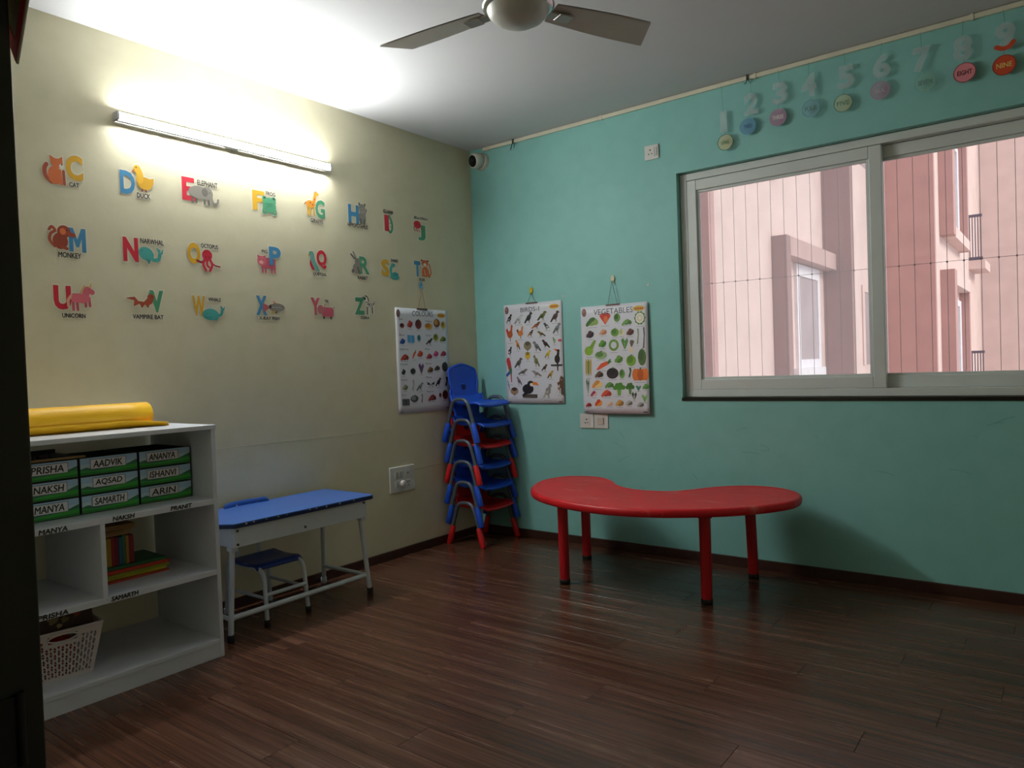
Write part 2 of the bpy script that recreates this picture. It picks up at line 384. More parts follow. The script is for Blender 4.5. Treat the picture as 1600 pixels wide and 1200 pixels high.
VEGETABLE_PRINT = [
 (0.176, 0.857, 0.228, 0.09, 'bunch', '#3f6b2c', '#8fae5a'),
 (0.381, 0.873, 0.173, 0.107, 'tri', '#d23a28', '#e2703a'),
 (0.559, 0.876, 0.099, 0.08, 'oval', '#6d9a4a', '#3f6b2c'),
 (0.7, 0.83, 0.172, 0.057, 'bunch', '#6fa04a', '#4a7a34'),
 (0.888, 0.858, 0.158, 0.123, 'caul', '#f2efe2', '#5d8a4a'),
 (0.14, 0.74, 0.135, 0.082, 'bunch', '#4a2a3a', '#2a1a24'),
 (0.345, 0.754, 0.132, 0.062, 'bunch', '#d8a888', '#c07a5a'),
 (0.523, 0.743, 0.124, 0.075, 'oval', '#6a9a3a', '#4a7a2a'),
 (0.621, 0.738, 0.086, 0.066, 'oval', '#e5e0c2', '#b7c28a'),
 (0.747, 0.739, 0.117, 0.073, 'bunch', '#6d3428', '#4a2018'),
 (0.85, 0.696, 0.044, 0.138, 'long', '#8a9a7a', '#5a6a4a'),
 (0.934, 0.68, 0.035, 0.187, 'long', '#3a4a34', '#2a3a24'),
 (0.136, 0.615, 0.192, 0.147, 'gourd', '#8cb83a', '#7aa52f'),
 (0.33, 0.647, 0.132, 0.08, 'bunch', '#5f9a2f', '#3f7a1f'),
 (0.502, 0.628, 0.158, 0.113, 'ring', '#6f9a3f', '#8db55a'),
 (0.663, 0.638, 0.106, 0.102, 'leaf', '#4f8a3a', '#7aa85a'),
 (0.762, 0.605, 0.084, 0.12, 'turnip', '#ead9c2', '#6a5a4a'),
 (0.301, 0.54, 0.196, 0.075, 'oval', '#8fb07a', '#5f8a4a'),
 (0.907, 0.507, 0.118, 0.152, 'oval', '#4f6f35', '#3d5a28'),
 (0.097, 0.432, 0.113, 0.173, 'corn', '#c2a35a', '#7a9a4a'),
 (0.345, 0.452, 0.243, 0.097, 'carrot', '#e2582a', '#3f7a34'),
 (0.571, 0.497, 0.131, 0.084, 'bunch', '#6aa03a', '#4a7a2a'),
 (0.751, 0.48, 0.144, 0.101, 'oval', '#7fae3a', '#5f8e2a'),
 (0.267, 0.363, 0.153, 0.067, 'bunch', '#6a4a3a', '#3a2a22'),
 (0.474, 0.37, 0.183, 0.102, 'oval', '#2f2228', '#1a1418'),
 (0.615, 0.363, 0.085, 0.083, 'oval', '#6fa04a', '#4a7a34'),
 (0.723, 0.374, 0.06, 0.083, 'long', '#3a5a34', '#2a4a24'),
 (0.879, 0.352, 0.228, 0.114, 'pump', '#e2782a', '#c25a1a'),
 (0.08, 0.256, 0.057, 0.146, 'leaf', '#5d7a5a', '#c9d0c0'),
 (0.232, 0.273, 0.188, 0.085, 'bunch', '#d8924a', '#f0d08a'),
 (0.422, 0.264, 0.159, 0.059, 'bunch', '#6a9a4a', '#4a7a34'),
 (0.569, 0.225, 0.18, 0.116, 'broc', '#4f8f2f', '#7aae4a'),
 (0.727, 0.229, 0.124, 0.103, 'broc', '#4a7a34', '#6a9a4a'),
 (0.846, 0.232, 0.079, 0.05, 'leaf', '#4a8f7a', '#3a7a5a'),
 (0.954, 0.245, 0.109, 0.059, 'bunch', '#6aa05a', '#4a8a3a'),
 (0.176, 0.183, 0.121, 0.062, 'bunch', '#a22a4a', '#e0c0c8'),
 (0.373, 0.188, 0.185, 0.069, 'bunch', '#e2583a', '#b23a24'),
 (0.784, 0.16, 0.079, 0.075, 'leaf', '#3a4a40', '#d8d8d8'),
 (0.931, 0.141, 0.089, 0.069, 'leaf', '#8fc07a', '#6aa05a'),
 (0.086, 0.08, 0.113, 0.042, 'bunch', '#b8322f', '#7a1f1d'),
 (0.248, 0.099, 0.132, 0.077, 'bunch', '#d8402a', '#e89a3a'),
 (0.416, 0.092, 0.125, 0.053, 'bunch', '#e8d8c8', '#d0a890'),
 (0.571, 0.098, 0.139, 0.068, 'bunch', '#d0a050', '#a2783a'),
 (0.706, 0.098, 0.116, 0.055, 'bunch', '#b8b8b0', '#6a6a64'),
 (0.87, 0.083, 0.114, 0.049, 'bunch', '#a8aaa8', '#5a5c5a'),
]
COLOUR_PRINT = [
 (0.115, 0.833, 0.083, 0.045, 'oval', '#7a1d22', '#3a1216'),
 (0.26, 0.849, 0.107, 0.082, 'bunch', '#c2302a', '#8a1a1a'),
 (0.418, 0.85, 0.123, 0.095, 'oval', '#7d1f22', '#4a1416'),
 (0.613, 0.834, 0.15, 0.061, 'oval', '#d89a2a', '#b2741a'),
 (0.778, 0.867, 0.13, 0.085, 'oval', '#6a3a1c', '#c28a2a'),
 (0.909, 0.85, 0.098, 0.074, 'oval', '#cdb03a', '#8d7a2a'),
 (0.112, 0.684, 0.105, 0.065, 'bunch', '#2a5fae', '#1a3f8a'),
 (0.269, 0.707, 0.129, 0.075, 'sq', '#4aa0d8', '#6ab8e8'),
 (0.42, 0.716, 0.068, 0.062, 'oval', '#2a8a9a', '#1a6a7a'),
 (0.621, 0.686, 0.15, 0.067, 'R', '#3a4038', '#22261f'),
 (0.75, 0.725, 0.105, 0.071, 'oval', '#9aa52f', '#6a741f'),
 (0.893, 0.711, 0.141, 0.062, 'bunch', '#7d8a2a', '#4d5a1f'),
 (0.142, 0.533, 0.17, 0.065, 'bunch', '#c2402a', '#8a2a1a'),
 (0.317, 0.56, 0.076, 0.088, 'carrot', '#e2602a', '#3f7a34'),
 (0.43, 0.565, 0.118, 0.073, 'bunch', '#d8542a', '#b23a1a'),
 (0.605, 0.539, 0.126, 0.06, 'bunch', '#c23a5a', '#8a1f3a'),
 (0.737, 0.564, 0.114, 0.068, 'bunch', '#d85a9a', '#b23a7a'),
 (0.889, 0.565, 0.131, 0.061, 'bunch', '#c22a5a', '#8a1a3a'),
 (0.111, 0.394, 0.074, 0.069, 'bunch', '#3a3440', '#22202a'),
 (0.283, 0.397, 0.098, 0.058, 'oval', '#2f2a38', '#1c1a24'),
 (0.439, 0.423, 0.105, 0.102, 'leaf', '#6a3a7a', '#4a6a3a'),
 (0.615, 0.408, 0.126, 0.062, 'bunch', '#8a5a2a', '#3a2a1a'),
 (0.751, 0.421, 0.128, 0.056, 'bunch', '#4a3a2a', '#2a2018'),
 (0.91, 0.431, 0.122, 0.099, 'oval', '#33302e', '#22201f'),
 (0.13, 0.248, 0.104, 0.064, 'bunch', '#9aa58a', '#6a7a4a'),
 (0.27, 0.268, 0.062, 0.094, 'long', '#a5a8ae', '#8a8d94'),
 (0.403, 0.248, 0.144, 0.083, 'R', '#8a8d92', '#5a5d62'),
 (0.616, 0.263, 0.144, 0.055, 'fly', '#1c1a1c', '#1c1a1c'),
 (0.766, 0.282, 0.128, 0.09, 'R', '#1c1a1c', '#1c1a1c'),
 (0.923, 0.286, 0.078, 0.086, 'long', '#1f1e22', '#1f1e22'),
 (0.134, 0.107, 0.134, 0.066, 'sq', '#5a5c60', '#46484c'),
 (0.291, 0.134, 0.15, 0.069, 'oval', '#4a4c50', '#8a8c90'),
 (0.43, 0.135, 0.036, 0.078, 'long', '#4a4a4c', '#4a4a4c'),
 (0.632, 0.133, 0.181, 0.066, 'bunch', '#a2322f', '#6a1a1a'),
 (0.794, 0.151, 0.052, 0.044, 'oval', '#8a1f24', '#5a1416'),
 (0.896, 0.151, 0.116, 0.093, 'oval', '#6a1a1f', '#3a1014'),
]

# ================================================================== THE SETTING
H = 2.8; RX = 4.4; FY = -3.75; CY = -5.3
M_CREAM = wall_mat('cream_wall_paint', '#d6d0b4', '#d0caac')
M_TEAL = wall_mat('teal_wall_paint', '#8ac5c0', '#84bfb9')
M_CEIL = mat('white_ceiling_paint', '#d6d7db', 0.8, var=0.02, scale=2)
M_WOOD = wood_floor_mat()
M_SUB = mat('floor_joint_dark', '#1c110c', 0.8)
M_SKIRT = mat('dark_walnut_skirting', '#3a2018', 0.45, var=0.25, scale=12)
M_DOOR = mat('dark_olive_door_frame', '#23261a', 0.6, var=0.12, scale=5)
M_BLACK = mat('black_iron', '#0a0a0a', 0.5)
M_UPVC = mat('white_upvc', '#d2dad8', 0.4, var=0.02)
M_PVC = mat('ivory_pvc', '#d8d5c0', 0.4, var=0.04)

floor = struct('floor', MB().box(-0.15, RX+0.15, CY, 0.0, -0.12, -0.009), M_SUB)
# laminate planks run parallel to the teal wall, every one a piece of its own
_pl = {}
def plank_mesh(L, Wd):
    key = (round(L, 3), round(Wd, 3))
    if key not in _pl:
        c = 0.0008; x, y = L/2-0.0005, Wd/2-0.0005
        vs = [(sx*x, sy*y, -0.009) for sx, sy in ((-1, -1), (1, -1), (1, 1), (-1, 1))]
        vs += [(sx*x, sy*y, -c) for sx, sy in ((-1, -1), (1, -1), (1, 1), (-1, 1))]
        vs += [(sx*(x-c), sy*(y-c), 0) for sx, sy in ((-1, -1), (1, -1), (1, 1), (-1, 1))]
        fs = [(8, 9, 10, 11)] + [(a+i, a+(i+1) % 4, a+4+(i+1) % 4, a+4+i) for a in (0, 4) for i in range(4)]
        me = bpy.data.meshes.new('plank'); me.from_pydata(vs, [], fs); me.materials.append(M_WOOD); me.update(); _pl[key] = me
    return _pl[key]
PW = 0.15
rows = int(math.ceil(-CY/PW)); LENS = 1.2
for r in range(rows):
    x = -LENS*[0.0, 0.55, 0.27, 0.8, 0.4][r % 5]
    while x < RX:
        a, b = max(x, 0.0), min(x+LENS, RX)
        if b-a > 0.03:
            o = bpy.data.objects.new('plank', plank_mesh(b-a, PW)); COL.objects.link(o)
            o.location = ((a+b)/2, -PW*(r+0.5), 0); o.parent = floor
        x += LENS
struct('ceiling', MB().box(-0.15, RX+0.15, CY, 0.2, H, H+0.15), M_CEIL)
wall_left = struct('wall_left', MB().box(-0.15, 0, CY, 0.2, -0.12, H), M_CREAM)
WX0, WX1, WZ0, WZ1 = 1.612, 3.79, 0.98, 2.335
wall_back = struct('wall_back', MB().box(0, WX0, 0, 0.2, -0.12, H).box(WX1, RX, 0, 0.2, -0.12, H).box(WX0, WX1, 0, 0.2, -0.12, WZ0).box(WX0, WX1, 0, 0.2, WZ1, H), M_TEAL)
struct('wall_right', MB().box(RX, RX+0.15, CY, 0.2, -0.12, H), M_CREAM)
DX0, DX1, DH = 2.29, 3.75, 2.15
struct('wall_front', MB().box(0, DX0, FY-0.12, FY, -0.009, H).box(DX1, RX, FY-0.12, FY, -0.009, H).box(DX0, DX1, FY-0.12, FY, DH, H), M_CREAM)
struct('wall_corridor', MB().box(-0.15, RX+0.15, CY-0.15, CY, -0.12, H), M_CREAM)
door = struct('door_1', MB().box(DX0, 2.325, FY-0.125, FY+0.004, 0, DH).box(3.715, DX1, FY-0.125, FY+0.004, 0, DH).box(2.325, 3.715, FY-0.125, FY+0.004, DH-0.035, DH), M_DOOR, bevel=0.003)
obj('hinge', MB().box(2.3235, 2.330, -3.835, -3.777, 0.69, 0.78).tube([(2.331, -3.777, 0.685), (2.331, -3.777, 0.785)], 0.006), M_BLACK, door)
struct('baseboard_left', MB().box(0, 0.015, FY, 0, 0, 0.055), M_SKIRT, bevel=0.002)
struct('baseboard_back', MB().box(0.015, RX, -0.015, 0, 0, 0.055), M_SKIRT, bevel=0.002)

# ------------------------------------------------------------------ sliding window
win = bpy.data.objects.new('window_1', None); COL.objects.link(win); win['kind'] = 'structure'
def frame_boxes(x0, x1, z0, z1, y0, y1, w):
    return MB().box(x0, x0+w, y0, y1, z0, z1).box(x1-w, x1, y0, y1, z0, z1).box(x0+w, x1-w, y0, y1, z0, z0+w).box(x0+w, x1-w, y0, y1, z1-w, z1)
obj('outer_frame', frame_boxes(WX0+0.003, WX1-0.003, WZ0+0.006, WZ1-0.003, 0.045, 0.15, 0.042), M_UPVC, win, bevel=0.003)
def sash(x0, x1, z0, z1, y0, haze, nm):
    s = obj('sash', frame_boxes(x0, x1, z0, z1, y0, y0+0.04, 0.062), M_UPVC, win, bevel=0.004)
    obj('glazing_bead', frame_boxes(x0+0.06, x1-0.06, z0+0.06, z1-0.06, y0+0.014, y0+0.034, 0.016), M_UPVC, s, bevel=0.003)
    obj('pane', MB().box(x0+0.07, x1-0.07, y0+0.022, y0+0.027, z0+0.07, z1-0.07), glass_mat('glass_'+nm, haze), s)
    return s
sash(1.652, 2.724, 1.028, 2.288, 0.048, 0.16, 'dusty')
sR = sash(2.638, 3.748, 1.028, 2.288, 0.094, 0.035, 'clear')
tp = MB(); tp.box(2.701, 2.722, 0.1065, 0.1078, 1.095, 2.22)
obj('protective_tape', tp, mat('pale_blue_tape', '#c3c8d6', 0.5), sR)
tk = MB()
for k in range(12):
    for j in range(5):
        tk.box(2.706+0.0025*(j % 2), 2.720-0.003*((j+k) % 2), 0.1056, 0.1064, 1.14+k*0.092+j*0.0075, 1.1435+k*0.092+j*0.0075)
obj('tape_print', tk, mat('dark_blue_ink', '#252a3c', 0.6), sR)
struct('trim_1', MB().box(WX0-0.004, WX1+0.004, -0.004, 0.2, WZ0-0.016, WZ0+0.004), mat('black_granite_sill', '#16140f', 0.3, var=0.3, scale=60))

# safety wires strung outside
gw = thing('safety_wire_grille', 'thin steel safety wires strung upright outside the sliding window', 'wire grille', (0, 0.25, 0.7))
M_WIRE = mat('steel_wire', '#5a4c4a', 0.4, 0.5)
wm = None
for i in range(32):
    x = 1.42+0.0745*i
    if wm is None: o = obj('wire', MB().tube([(0, 0, 0), (0, 0, 2.0)], 0.0013, 6), M_WIRE, gw); wm = o.data
    else: o = bpy.data.objects.new('wire', wm); COL.objects.link(o); o.parent = gw
    o.location = (x, 0, 0)
obj('cross_wire', MB().tube([(1.4, -0.002, 0.985), (2.2, -0.002, 0.977), (3.0, -0.002, 0.972), (3.8, -0.002, 0.96)], 0.0011, 6), M_WIRE, gw)
ck = MB()
for i in range(32):
    x = 1.42+0.0745*i; z = 0.985-0.0095*(x-1.4); ck.box(x-0.004, x+0.004, -0.005, 0.003, z-0.004, z+0.004)
obj('cross_clip', ck, M_WIRE, gw, kind='stuff')
obj('rail', MB().box(1.4, 3.8, -0.012, 0.012, -0.02, 0.0), M_WIRE, gw)
obj('rail', MB().box(1.4, 3.8, -0.012, 0.012, 2.0, 2.02), M_WIRE, gw)

# ------------------------------------------------------------------ building across the light well
M_PINK = facade_mat('pale_pink_render', '#ddc1ba'); M_ROSE = facade_mat('rose_brown_render', '#bb908b'); M_TAUPE = facade_mat('mauve_brown_render', '#93726f')  # browns: accent paint that also stands in for shade on the front faces
M_WFR = mat('white_window_frame', '#eeeaf0', 0.4); M_DGL = mat('dull_window_glass', '#b5a8ac', 0.15, var=0.1, scale=2)
M_RAIL = mat('dark_violet_rail', '#5a4e62', 0.5)
bd = thing('apartment_building', 'pink rendered apartment block with brown fins seen through the window', 'building', (0.5, 7.75, -9))
def bpart(name, m, *boxes, parent=None):
    mb = MB()
    for b in boxes: mb.box(b[0]-0.5, b[1]-0.5, b[2]-7.75, b[3]-7.75, b[4]+9, b[5]+9)
    return obj(name, mb, m, parent or bd)
ZT = 9.0
bpart('wall', M_PINK, (-1.5, 0.5, 3.36, 7.78, -9, ZT))                       # receding side wall
bpart('corner_strip', M_ROSE, (-1.4, 0.505, 3.24, 3.40, -9, ZT))
bpart('pilaster', M_TAUPE, (-1.5, 0.906, 7.75, 10.4, -9, ZT))
bpart('side_wall', M_PINK, (0.5, 0.92, 7.86, 10.36, -9, ZT))
bpart('pilaster', M_ROSE, (-1.5, 1.68, 10.36, 10.5, -9, ZT))
bpart('side_wall', M_PINK, (-1.5, 1.674, 10.5, 18.8, -9, ZT))
bpart('wall', M_PINK, (1.6, 9.0, 18.7, 20.0, -9, ZT))
for z0 in (-2.05, 1.05, 4.2):                                                # storeys: windows with projecting brown surrounds
    t = z0+1.70
    s = bpart('window_surround', M_TAUPE, (0.5, 0.69, 5.28, 5.46, z0-0.6, t))
    bpart('lintel', facade_mat('mauve_lintel', '#bc9a94'), (0.5, 0.69, 5.46, 7.95, t-0.24, t), parent=s)
    w = bpart('window', M_WFR, (0.47, 0.54, 6.22, 6.34, z0, t-0.26), (0.47, 0.54, 7.26, 7.38, z0, t-0.26), (0.47, 0.54, 6.34, 7.26, t-0.42, t-0.26), (0.47, 0.54, 6.34, 7.26, z0, z0+0.12), (0.47, 0.60, 6.0, 7.38, z0-0.14, z0-0.001))
    bpart('pane', M_DGL, (0.48, 0.52, 6.34, 7.26, z0+0.04, t-0.42), parent=w)
    w = bpart('window', M_PINK, (0.90, 0.94, 8.3, 8.45, z0, t-0.45), (0.90, 0.94, 9.1, 9.25, z0, t-0.45), (0.90, 0.94, 8.45, 9.1, t-0.55, t-0.45))
    bpart('pane', M_DGL, (0.90, 0.925, 8.45, 9.1, z0, t-0.55), parent=w)
    # far bay
    zb = z0+0.0
    s = bpart('bay_surround', M_ROSE, (1.674, 1.90, 11.0, 11.35, zb-0.9, zb+1.63))
    bpart('bay_surround', M_ROSE, (1.674, 1.85, 13.9, 14.1, zb-0.9, zb+1.63))
    bpart('lintel', M_PINK, (1.674, 1.88, 11.35, 13.9, zb+1.38, zb+1.63), parent=s); bpart('sill', M_PINK, (1.674, 1.88, 11.35, 13.9, zb-0.9, zb-0.7), parent=s)
    w = bpart('window', M_WFR, (1.66, 1.72, 12.5, 12.75, zb-0.7, zb+1.2), (1.66, 1.72, 13.5, 13.75, zb-0.7, zb+1.2), (1.66, 1.72, 12.75, 13.5, zb+1.08, zb+1.2))
    bpart('pane', M_DGL, (1.66, 1.70, 12.75, 13.5, zb-0.7, zb+1.08), parent=w)
    b = bpart('balcony_rail', M_RAIL, (1.674, 1.95, 15.9, 15.95, zb-0.9, zb-0.82), (1.674, 1.95, 15.9, 15.95, zb+0.1, zb+0.16), *[(1.69+0.055*i, 1.71+0.055*i, 15.91, 15.94, zb-0.82, zb+0.1) for i in range(5)])
    bpart('balcony_slab', M_PINK, (1.674, 2.0, 15.85, 17.2, zb-1.1, zb-0.9), parent=b)
struct('ground_outside', MB().box(-14, 16, 0.3, 30, -9.3, -9), mat('grey_paving', '#8a8681', 0.9))
struct('wall_outside', MB().box(-10, -0.16, 0.0, 0.2, -9, 8).box(RX+0.16, 12, 0.0, 0.2, -9, 8).box(-0.15, RX+0.15, 0.0, 0.2, H+0.16, 8).box(-0.15, RX+0.15, 0.0, 0.2, -9, -0.13), facade_mat('own_facade_pink', '#d9aaa2'))

# ================================================================== TUBE LIGHT
tl = thing('tube_light', 'lit white LED batten tube light high on the cream wall', 'light', (0, -1.931, 2.42))
L2 = 0.602
obj('housing', MB().box(0.0, 0.024, -L2, L2, -0.012, 0.012).box(0.010, 0.029, -L2, L2, -0.0215, -0.0166).box(0.010, 0.030, -L2, L2, 0.0174, 0.0205), mat('grey_aluminium', '#6c6c72', 0.5, 0.0), tl, bevel=0.001)  # upper lip is an unseen addition that trims the glow on the wall
df = MB()
prof = [(0.024, 0.0165), (0.034, 0.017), (0.042, 0.013), (0.046, 0.004), (0.046, -0.004), (0.043, -0.011), (0.037, -0.0158), (0.024, -0.016)]
n = len(prof)
df.add([(x, y, z) for y in (-L2+0.006, L2-0.006) for x, z in prof], [(i, (i+1) % n, n+(i+1) % n, n+i) for i in range(n)] + [tuple(range(n))[::-1], tuple(range(n, 2*n))])
obj('diffuser', df, emit_mat('lit_diffuser', (0.98, 1.0, 0.97), TUBE_STRENGTH), tl)
for sgn in (-1, 1):
    y0 = sgn*(L2-0.003)
    obj('end_cap', MB().box(0.0, 0.047, min(y0, y0+sgn*0.012), max(y0, y0+sgn*0.012), -0.02, 0.018), mat('grey_end_cap', '#b5b5ba', 0.5), tl, bevel=0.002)
cp = thing('cover_plate', 'round white ceiling-box cover plate on the wall behind the tube light', 'cover plate', (0, -1.944, 2.424), ROT_LEFT)
obj('plate', MB().lathe([(0, 0.006), (0.040, 0.006), (0.046, 0.003), (0.047, 0.0)], 32), M_PVC, cp)
obj('screw', MB().lathe([(0, 0.0075), (0.003, 0.007), (0.004, 0.006)], 10, Matrix.Translation((0.0, 0.034, 0))).lathe([(0, 0.0075), (0.003, 0.007), (0.004, 0.006)], 10, Matrix.Translation((0.0, -0.034, 0))), mat('steel_screw', '#8a8a88', 0.4, 0.8), cp)

# ================================================================== CEILING FAN
fx, fy = 1.854, -1.90
fan = thing('ceiling_fan', 'grey three-bladed ceiling fan with domed silver hub', 'fan', (fx, fy, H))
M_FAN = mat('silver_grey_fan', '#c2bdb6', 0.4, 0.05, var=0.04); M_CHR = mat('chrome_trim', '#c9c9cc', 0.15, 0.9, var=0.02)
obj('canopy', MB().lathe([(0.075, 0), (0.072, -0.02), (0.045, -0.055), (0.016, -0.065)], 28), M_FAN, fan)
obj('downrod', MB().tube([(0, 0, -0.06), (0, 0, -0.17)], 0.012, 14), M_CHR, fan)
hub = obj('motor_housing', MB().lathe([(0.016, -0.15), (0.06, -0.165), (0.105, -0.185), (0.128, -0.21), (0.132, -0.232)], 40), M_FAN, fan)
obj('trim_ring', MB().lathe([(0.126, -0.228), (0.136, -0.234), (0.137, -0.246), (0.130, -0.254), (0.118, -0.258)], 40), M_CHR, hub)
obj('dome', MB().lathe([(0.119, -0.257), (0.113, -0.272), (0.095, -0.292), (0.065, -0.308), (0.03, -0.316), (0, -0.318)], 40), mat('satin_dome', '#bdbcb6', 0.42, 0.1, var=0.03), hub)
def blade_mesh():
    mb = MB(); N = 14
    def pt(t, s):
        r = 0.145+0.455*t
        w = 0.052+0.020*math.sin(min(1, t*1.3)*math.pi/2)
        skew = 0.0
        if t > 0.94: pass
        r2 = r + (0.03*s if t > 0.9 else 0.0)*((t-0.9)/0.1)
        return (r2, s*w, -0.243 - 0.16*s*w)
    for dz, rev in ((0.0, False), (0.005, True)):
        vs = [(*pt(i/N, s)[:2], pt(i/N, s)[2]+dz) for i in range(N+1) for s in (-1, -0.5, 0, 0.5, 1)]
        fs = [(i*5+j, (i+1)*5+j, (i+1)*5+j+1, i*5+j+1) for i in range(N) for j in range(4)]
        mb.add(vs, [f[::-1] for f in fs] if not rev else fs, True)
    return mb
b0 = None
for k, a in enumerate((189.6, 69.6, -50.4)):
    pa = math.radians(a-4.5)
    if b0 is None:
        b0 = obj('blade', blade_mesh(), M_FAN, fan); o = b0
        i0 = obj('blade_bracket', MB().box(0.10, 0.19, -0.022, 0.022, -0.252, -0.244).box(0.17, 0.235, -0.028, 0.028, -0.2545, -0.249), mat('satin_bracket', '#a39d96', 0.35, 0.4), b0, bevel=0.003)
    else:
        o = copy_tree(b0, fan)
    o.rotation_euler = (0, 0, pa)

# ================================================================== CONDUIT, CAMERA, SOCKETS
cd = thing('cable_conduit', 'ivory plastic cable conduit along the top of the teal wall', 'conduit', (0.13, 0, 2.785))
obj('trunking', MB().box(0.0, RX-0.14, -0.015, 0, -0.013, 0.012), M_PVC, cd, bevel=0.003)
for x in (0.045, 0.98, 1.97, 3.0):
    obj('clip', MB().box(x, x+0.014, -0.018, 0, -0.017, 0.014), M_PVC, cd, bevel=0.002)
tie = mat('dark_cable_tie', '#2b3a34', 0.6)
for i, x in enumerate((0.41, 2.065)):
    c = thing('cable_tie', ['dark cable tie hanging from the conduit near the security camera', 'small dark tie hanging from the conduit above the number two'][i], 'cable tie', (x, -0.018, 2.785))
    obj('loop', MB().box(-0.006, 0.006, -0.002, 0.0, -0.018, 0.014).box(-0.006, 0.006, 0, 0.016, 0.012, 0.0145), tie, c)
    obj('tail', MB().tube([(0, -0.003, -0.01), (-0.008, -0.006, -0.035), (-0.018, -0.006, -0.062 if i == 0 else -0.03)], 0.003, 6).tube([(0.004, -0.003, -0.012), (0.014, -0.005, -0.03), (0.012, -0.005, -0.05 if i == 0 else -0.03)], 0.0018, 6), tie, c)

M_CAMW = mat('white_camera_plastic', '#d2d0c4', 0.35, var=0.02)
cc = thing('security_camera', 'white turret security camera in the ceiling corner', 'camera', (0.115, 0, 2.70))
RB = Matrix.Rotation(math.radians(90), 4, 'X')       # lathe axis to -y
obj('base', MB().lathe([(0.062, 0.0), (0.062, 0.018), (0.056, 0.03), (0.05, 0.034)], 32, RB), M_CAMW, cc)
cq = Vector((-0.18, -1, -0.22)).normalized().to_track_quat('Z', 'Y').to_matrix().to_4x4()
CM = Matrix.Translation((-0.004, -0.055, 0.0)) @ cq
ball = obj('body', MB().lathe([(0.03, -0.045), (0.047, -0.03), (0.055, -0.005), (0.055, 0.02), (0.05, 0.038), (0.044, 0.044), (0.041, 0.044)], 32, CM), M_CAMW, cc)
obj('lens_window', MB().lathe([(0.0415, 0.038), (0.0415, 0.0445), (0.036, 0.0455), (0.018, 0.0465), (0, 0.047)], 32, CM), mat('black_lens_glass', '#08080a', 0.12, var=0), ball)
obj('lens', MB().lathe([(0.014, 0.0466), (0.013, 0.050), (0.009, 0.0505), (0, 0.049)], 20, CM), mat('lens_blue_black', '#1a1a22', 0.05, var=0), ball)

M_PLATE = mat('white_switch_plastic', '#d3d3cf', 0.35, var=0.02); M_HOLE = mat('dark_socket_hole', '#14130f', 0.7)
def wallthing(name, label, cat, rot, loc, group=None): return thing(name, label, cat, loc, rot, group)
s = wallthing('wall_socket', 'single white wall socket high on the teal wall left of the window', 'socket', ROT_BACK, (1.46, 0, 2.493))
obj('plate', MB().box(-0.047, 0.047, -0.044, 0.044, 0, 0.010), M_PLATE, s, bevel=0.003)
md = obj('module', MB().box(-0.036, 0.020, -0.030, 0.030, 0.010, 0.0115), M_PLATE, s, bevel=0.0008)
obj('socket_hole', MB().lathe([(0, 0.0122), (0.0045, 0.012), (0.0048, 0.0115)], 12, Matrix.Translation((-0.008, 0.014, 0))).lathe([(0, 0.0122), (0.0035, 0.012), (0.0038, 0.0115)], 12, Matrix.Translation((-0.018, -0.010, 0))).lathe([(0, 0.0122), (0.0035, 0.012), (0.0038, 0.0115)], 12, Matrix.Translation((0.003, -0.010, 0))), M_HOLE, md)
obj('rocker', MB().box(0.0235, 0.036, -0.026, 0.026, 0.010, 0.0145), M_PLATE, s, bevel=0.001)
obj('gap', MB().box(0.0205, 0.0232, -0.027, 0.027, 0.009, 0.0107), M_HOLE, s)

for i, (x, nm) in enumerate(((0.932, 'left of two small white switch plates below the vegetables chart'), (1.041, 'right of two small white switch plates below the vegetables chart'))):
    s = wallthing('switch_plate', nm, 'switch plate', ROT_BACK, (x, 0, 0.832))
    obj('plate', MB().box(-0.052, 0.052, -0.048, 0.048, 0, 0.009), M_PLATE, s, bevel=0.003)
    if i == 0:
        md = obj('module', MB().box(-0.026, 0.026, -0.026, 0.026, 0.009, 0.011), M_PLATE, s, bevel=0.001)
        obj('socket_hole', MB().box(-0.004, 0.006, 0.006, 0.014, 0.0108, 0.0116).box(-0.014, -0.005, -0.016, -0.009, 0.0108, 0.0116).box(0.005, 0.013, -0.014, -0.008, 0.0108, 0.0116), M_HOLE, md)
    else:
        obj('rocker', MB().box(-0.020, 0.020, -0.022, 0.022, 0.009, 0.013), mat('ivory_rocker', '#c9c4b2', 0.4), s, bevel=0.001)
        obj('gap', MB().box(-0.0225, -0.0205, -0.023, 0.023, 0.008, 0.0098).box(0.0205, 0.0225, -0.023, 0.023, 0.008, 0.0098), M_HOLE, s)

s = wallthing('switchboard', 'large white switchboard with regulator knob low on the cream wall', 'switchboard', ROT_LEFT, (0, -0.815, 0.503))
obj('plate', MB().box(-0.110, 0.110, -0.083, 0.083, 0, 0.012), M_PLATE, s, bevel=0.004)
obj('inset', MB().box(-0.070, 0.072, 0.004, 0.056, 0.012, 0.0135).box(-0.070, 0.072, -0.056, -0.004, 0.012, 0.0135), M_PLATE, s, bevel=0.001)
M_ROCK = mat('grey_white_rocker', '#b6b6b4', 0.35)
for x in (-0.056, -0.020):
    obj('rocker', MB().box(x-0.011, x+0.011, 0.010, 0.050, 0.0135, 0.018), M_ROCK, s, bevel=0.001)
md = obj('usb_module', MB().box(0.020, 0.066, 0.010, 0.050, 0.0135, 0.0155), M_PLATE, s, bevel=0.001)
obj('socket_hole', MB().box(0.040, 0.050, 0.032, 0.040, 0.0153, 0.0162), M_HOLE, md)
obj('rocker', MB().box(-0.062, -0.042, -0.050, -0.010, 0.0135, 0.018), M_ROCK, s, bevel=0.001)
obj('regulator_knob', MB().lathe([(0.022, 0.0135), (0.021, 0.026), (0.018, 0.029), (0, 0.030)], 24, Matrix.Translation((-0.006, -0.030, 0))), mat('white_knob', '#e2e2e0', 0.3), s)
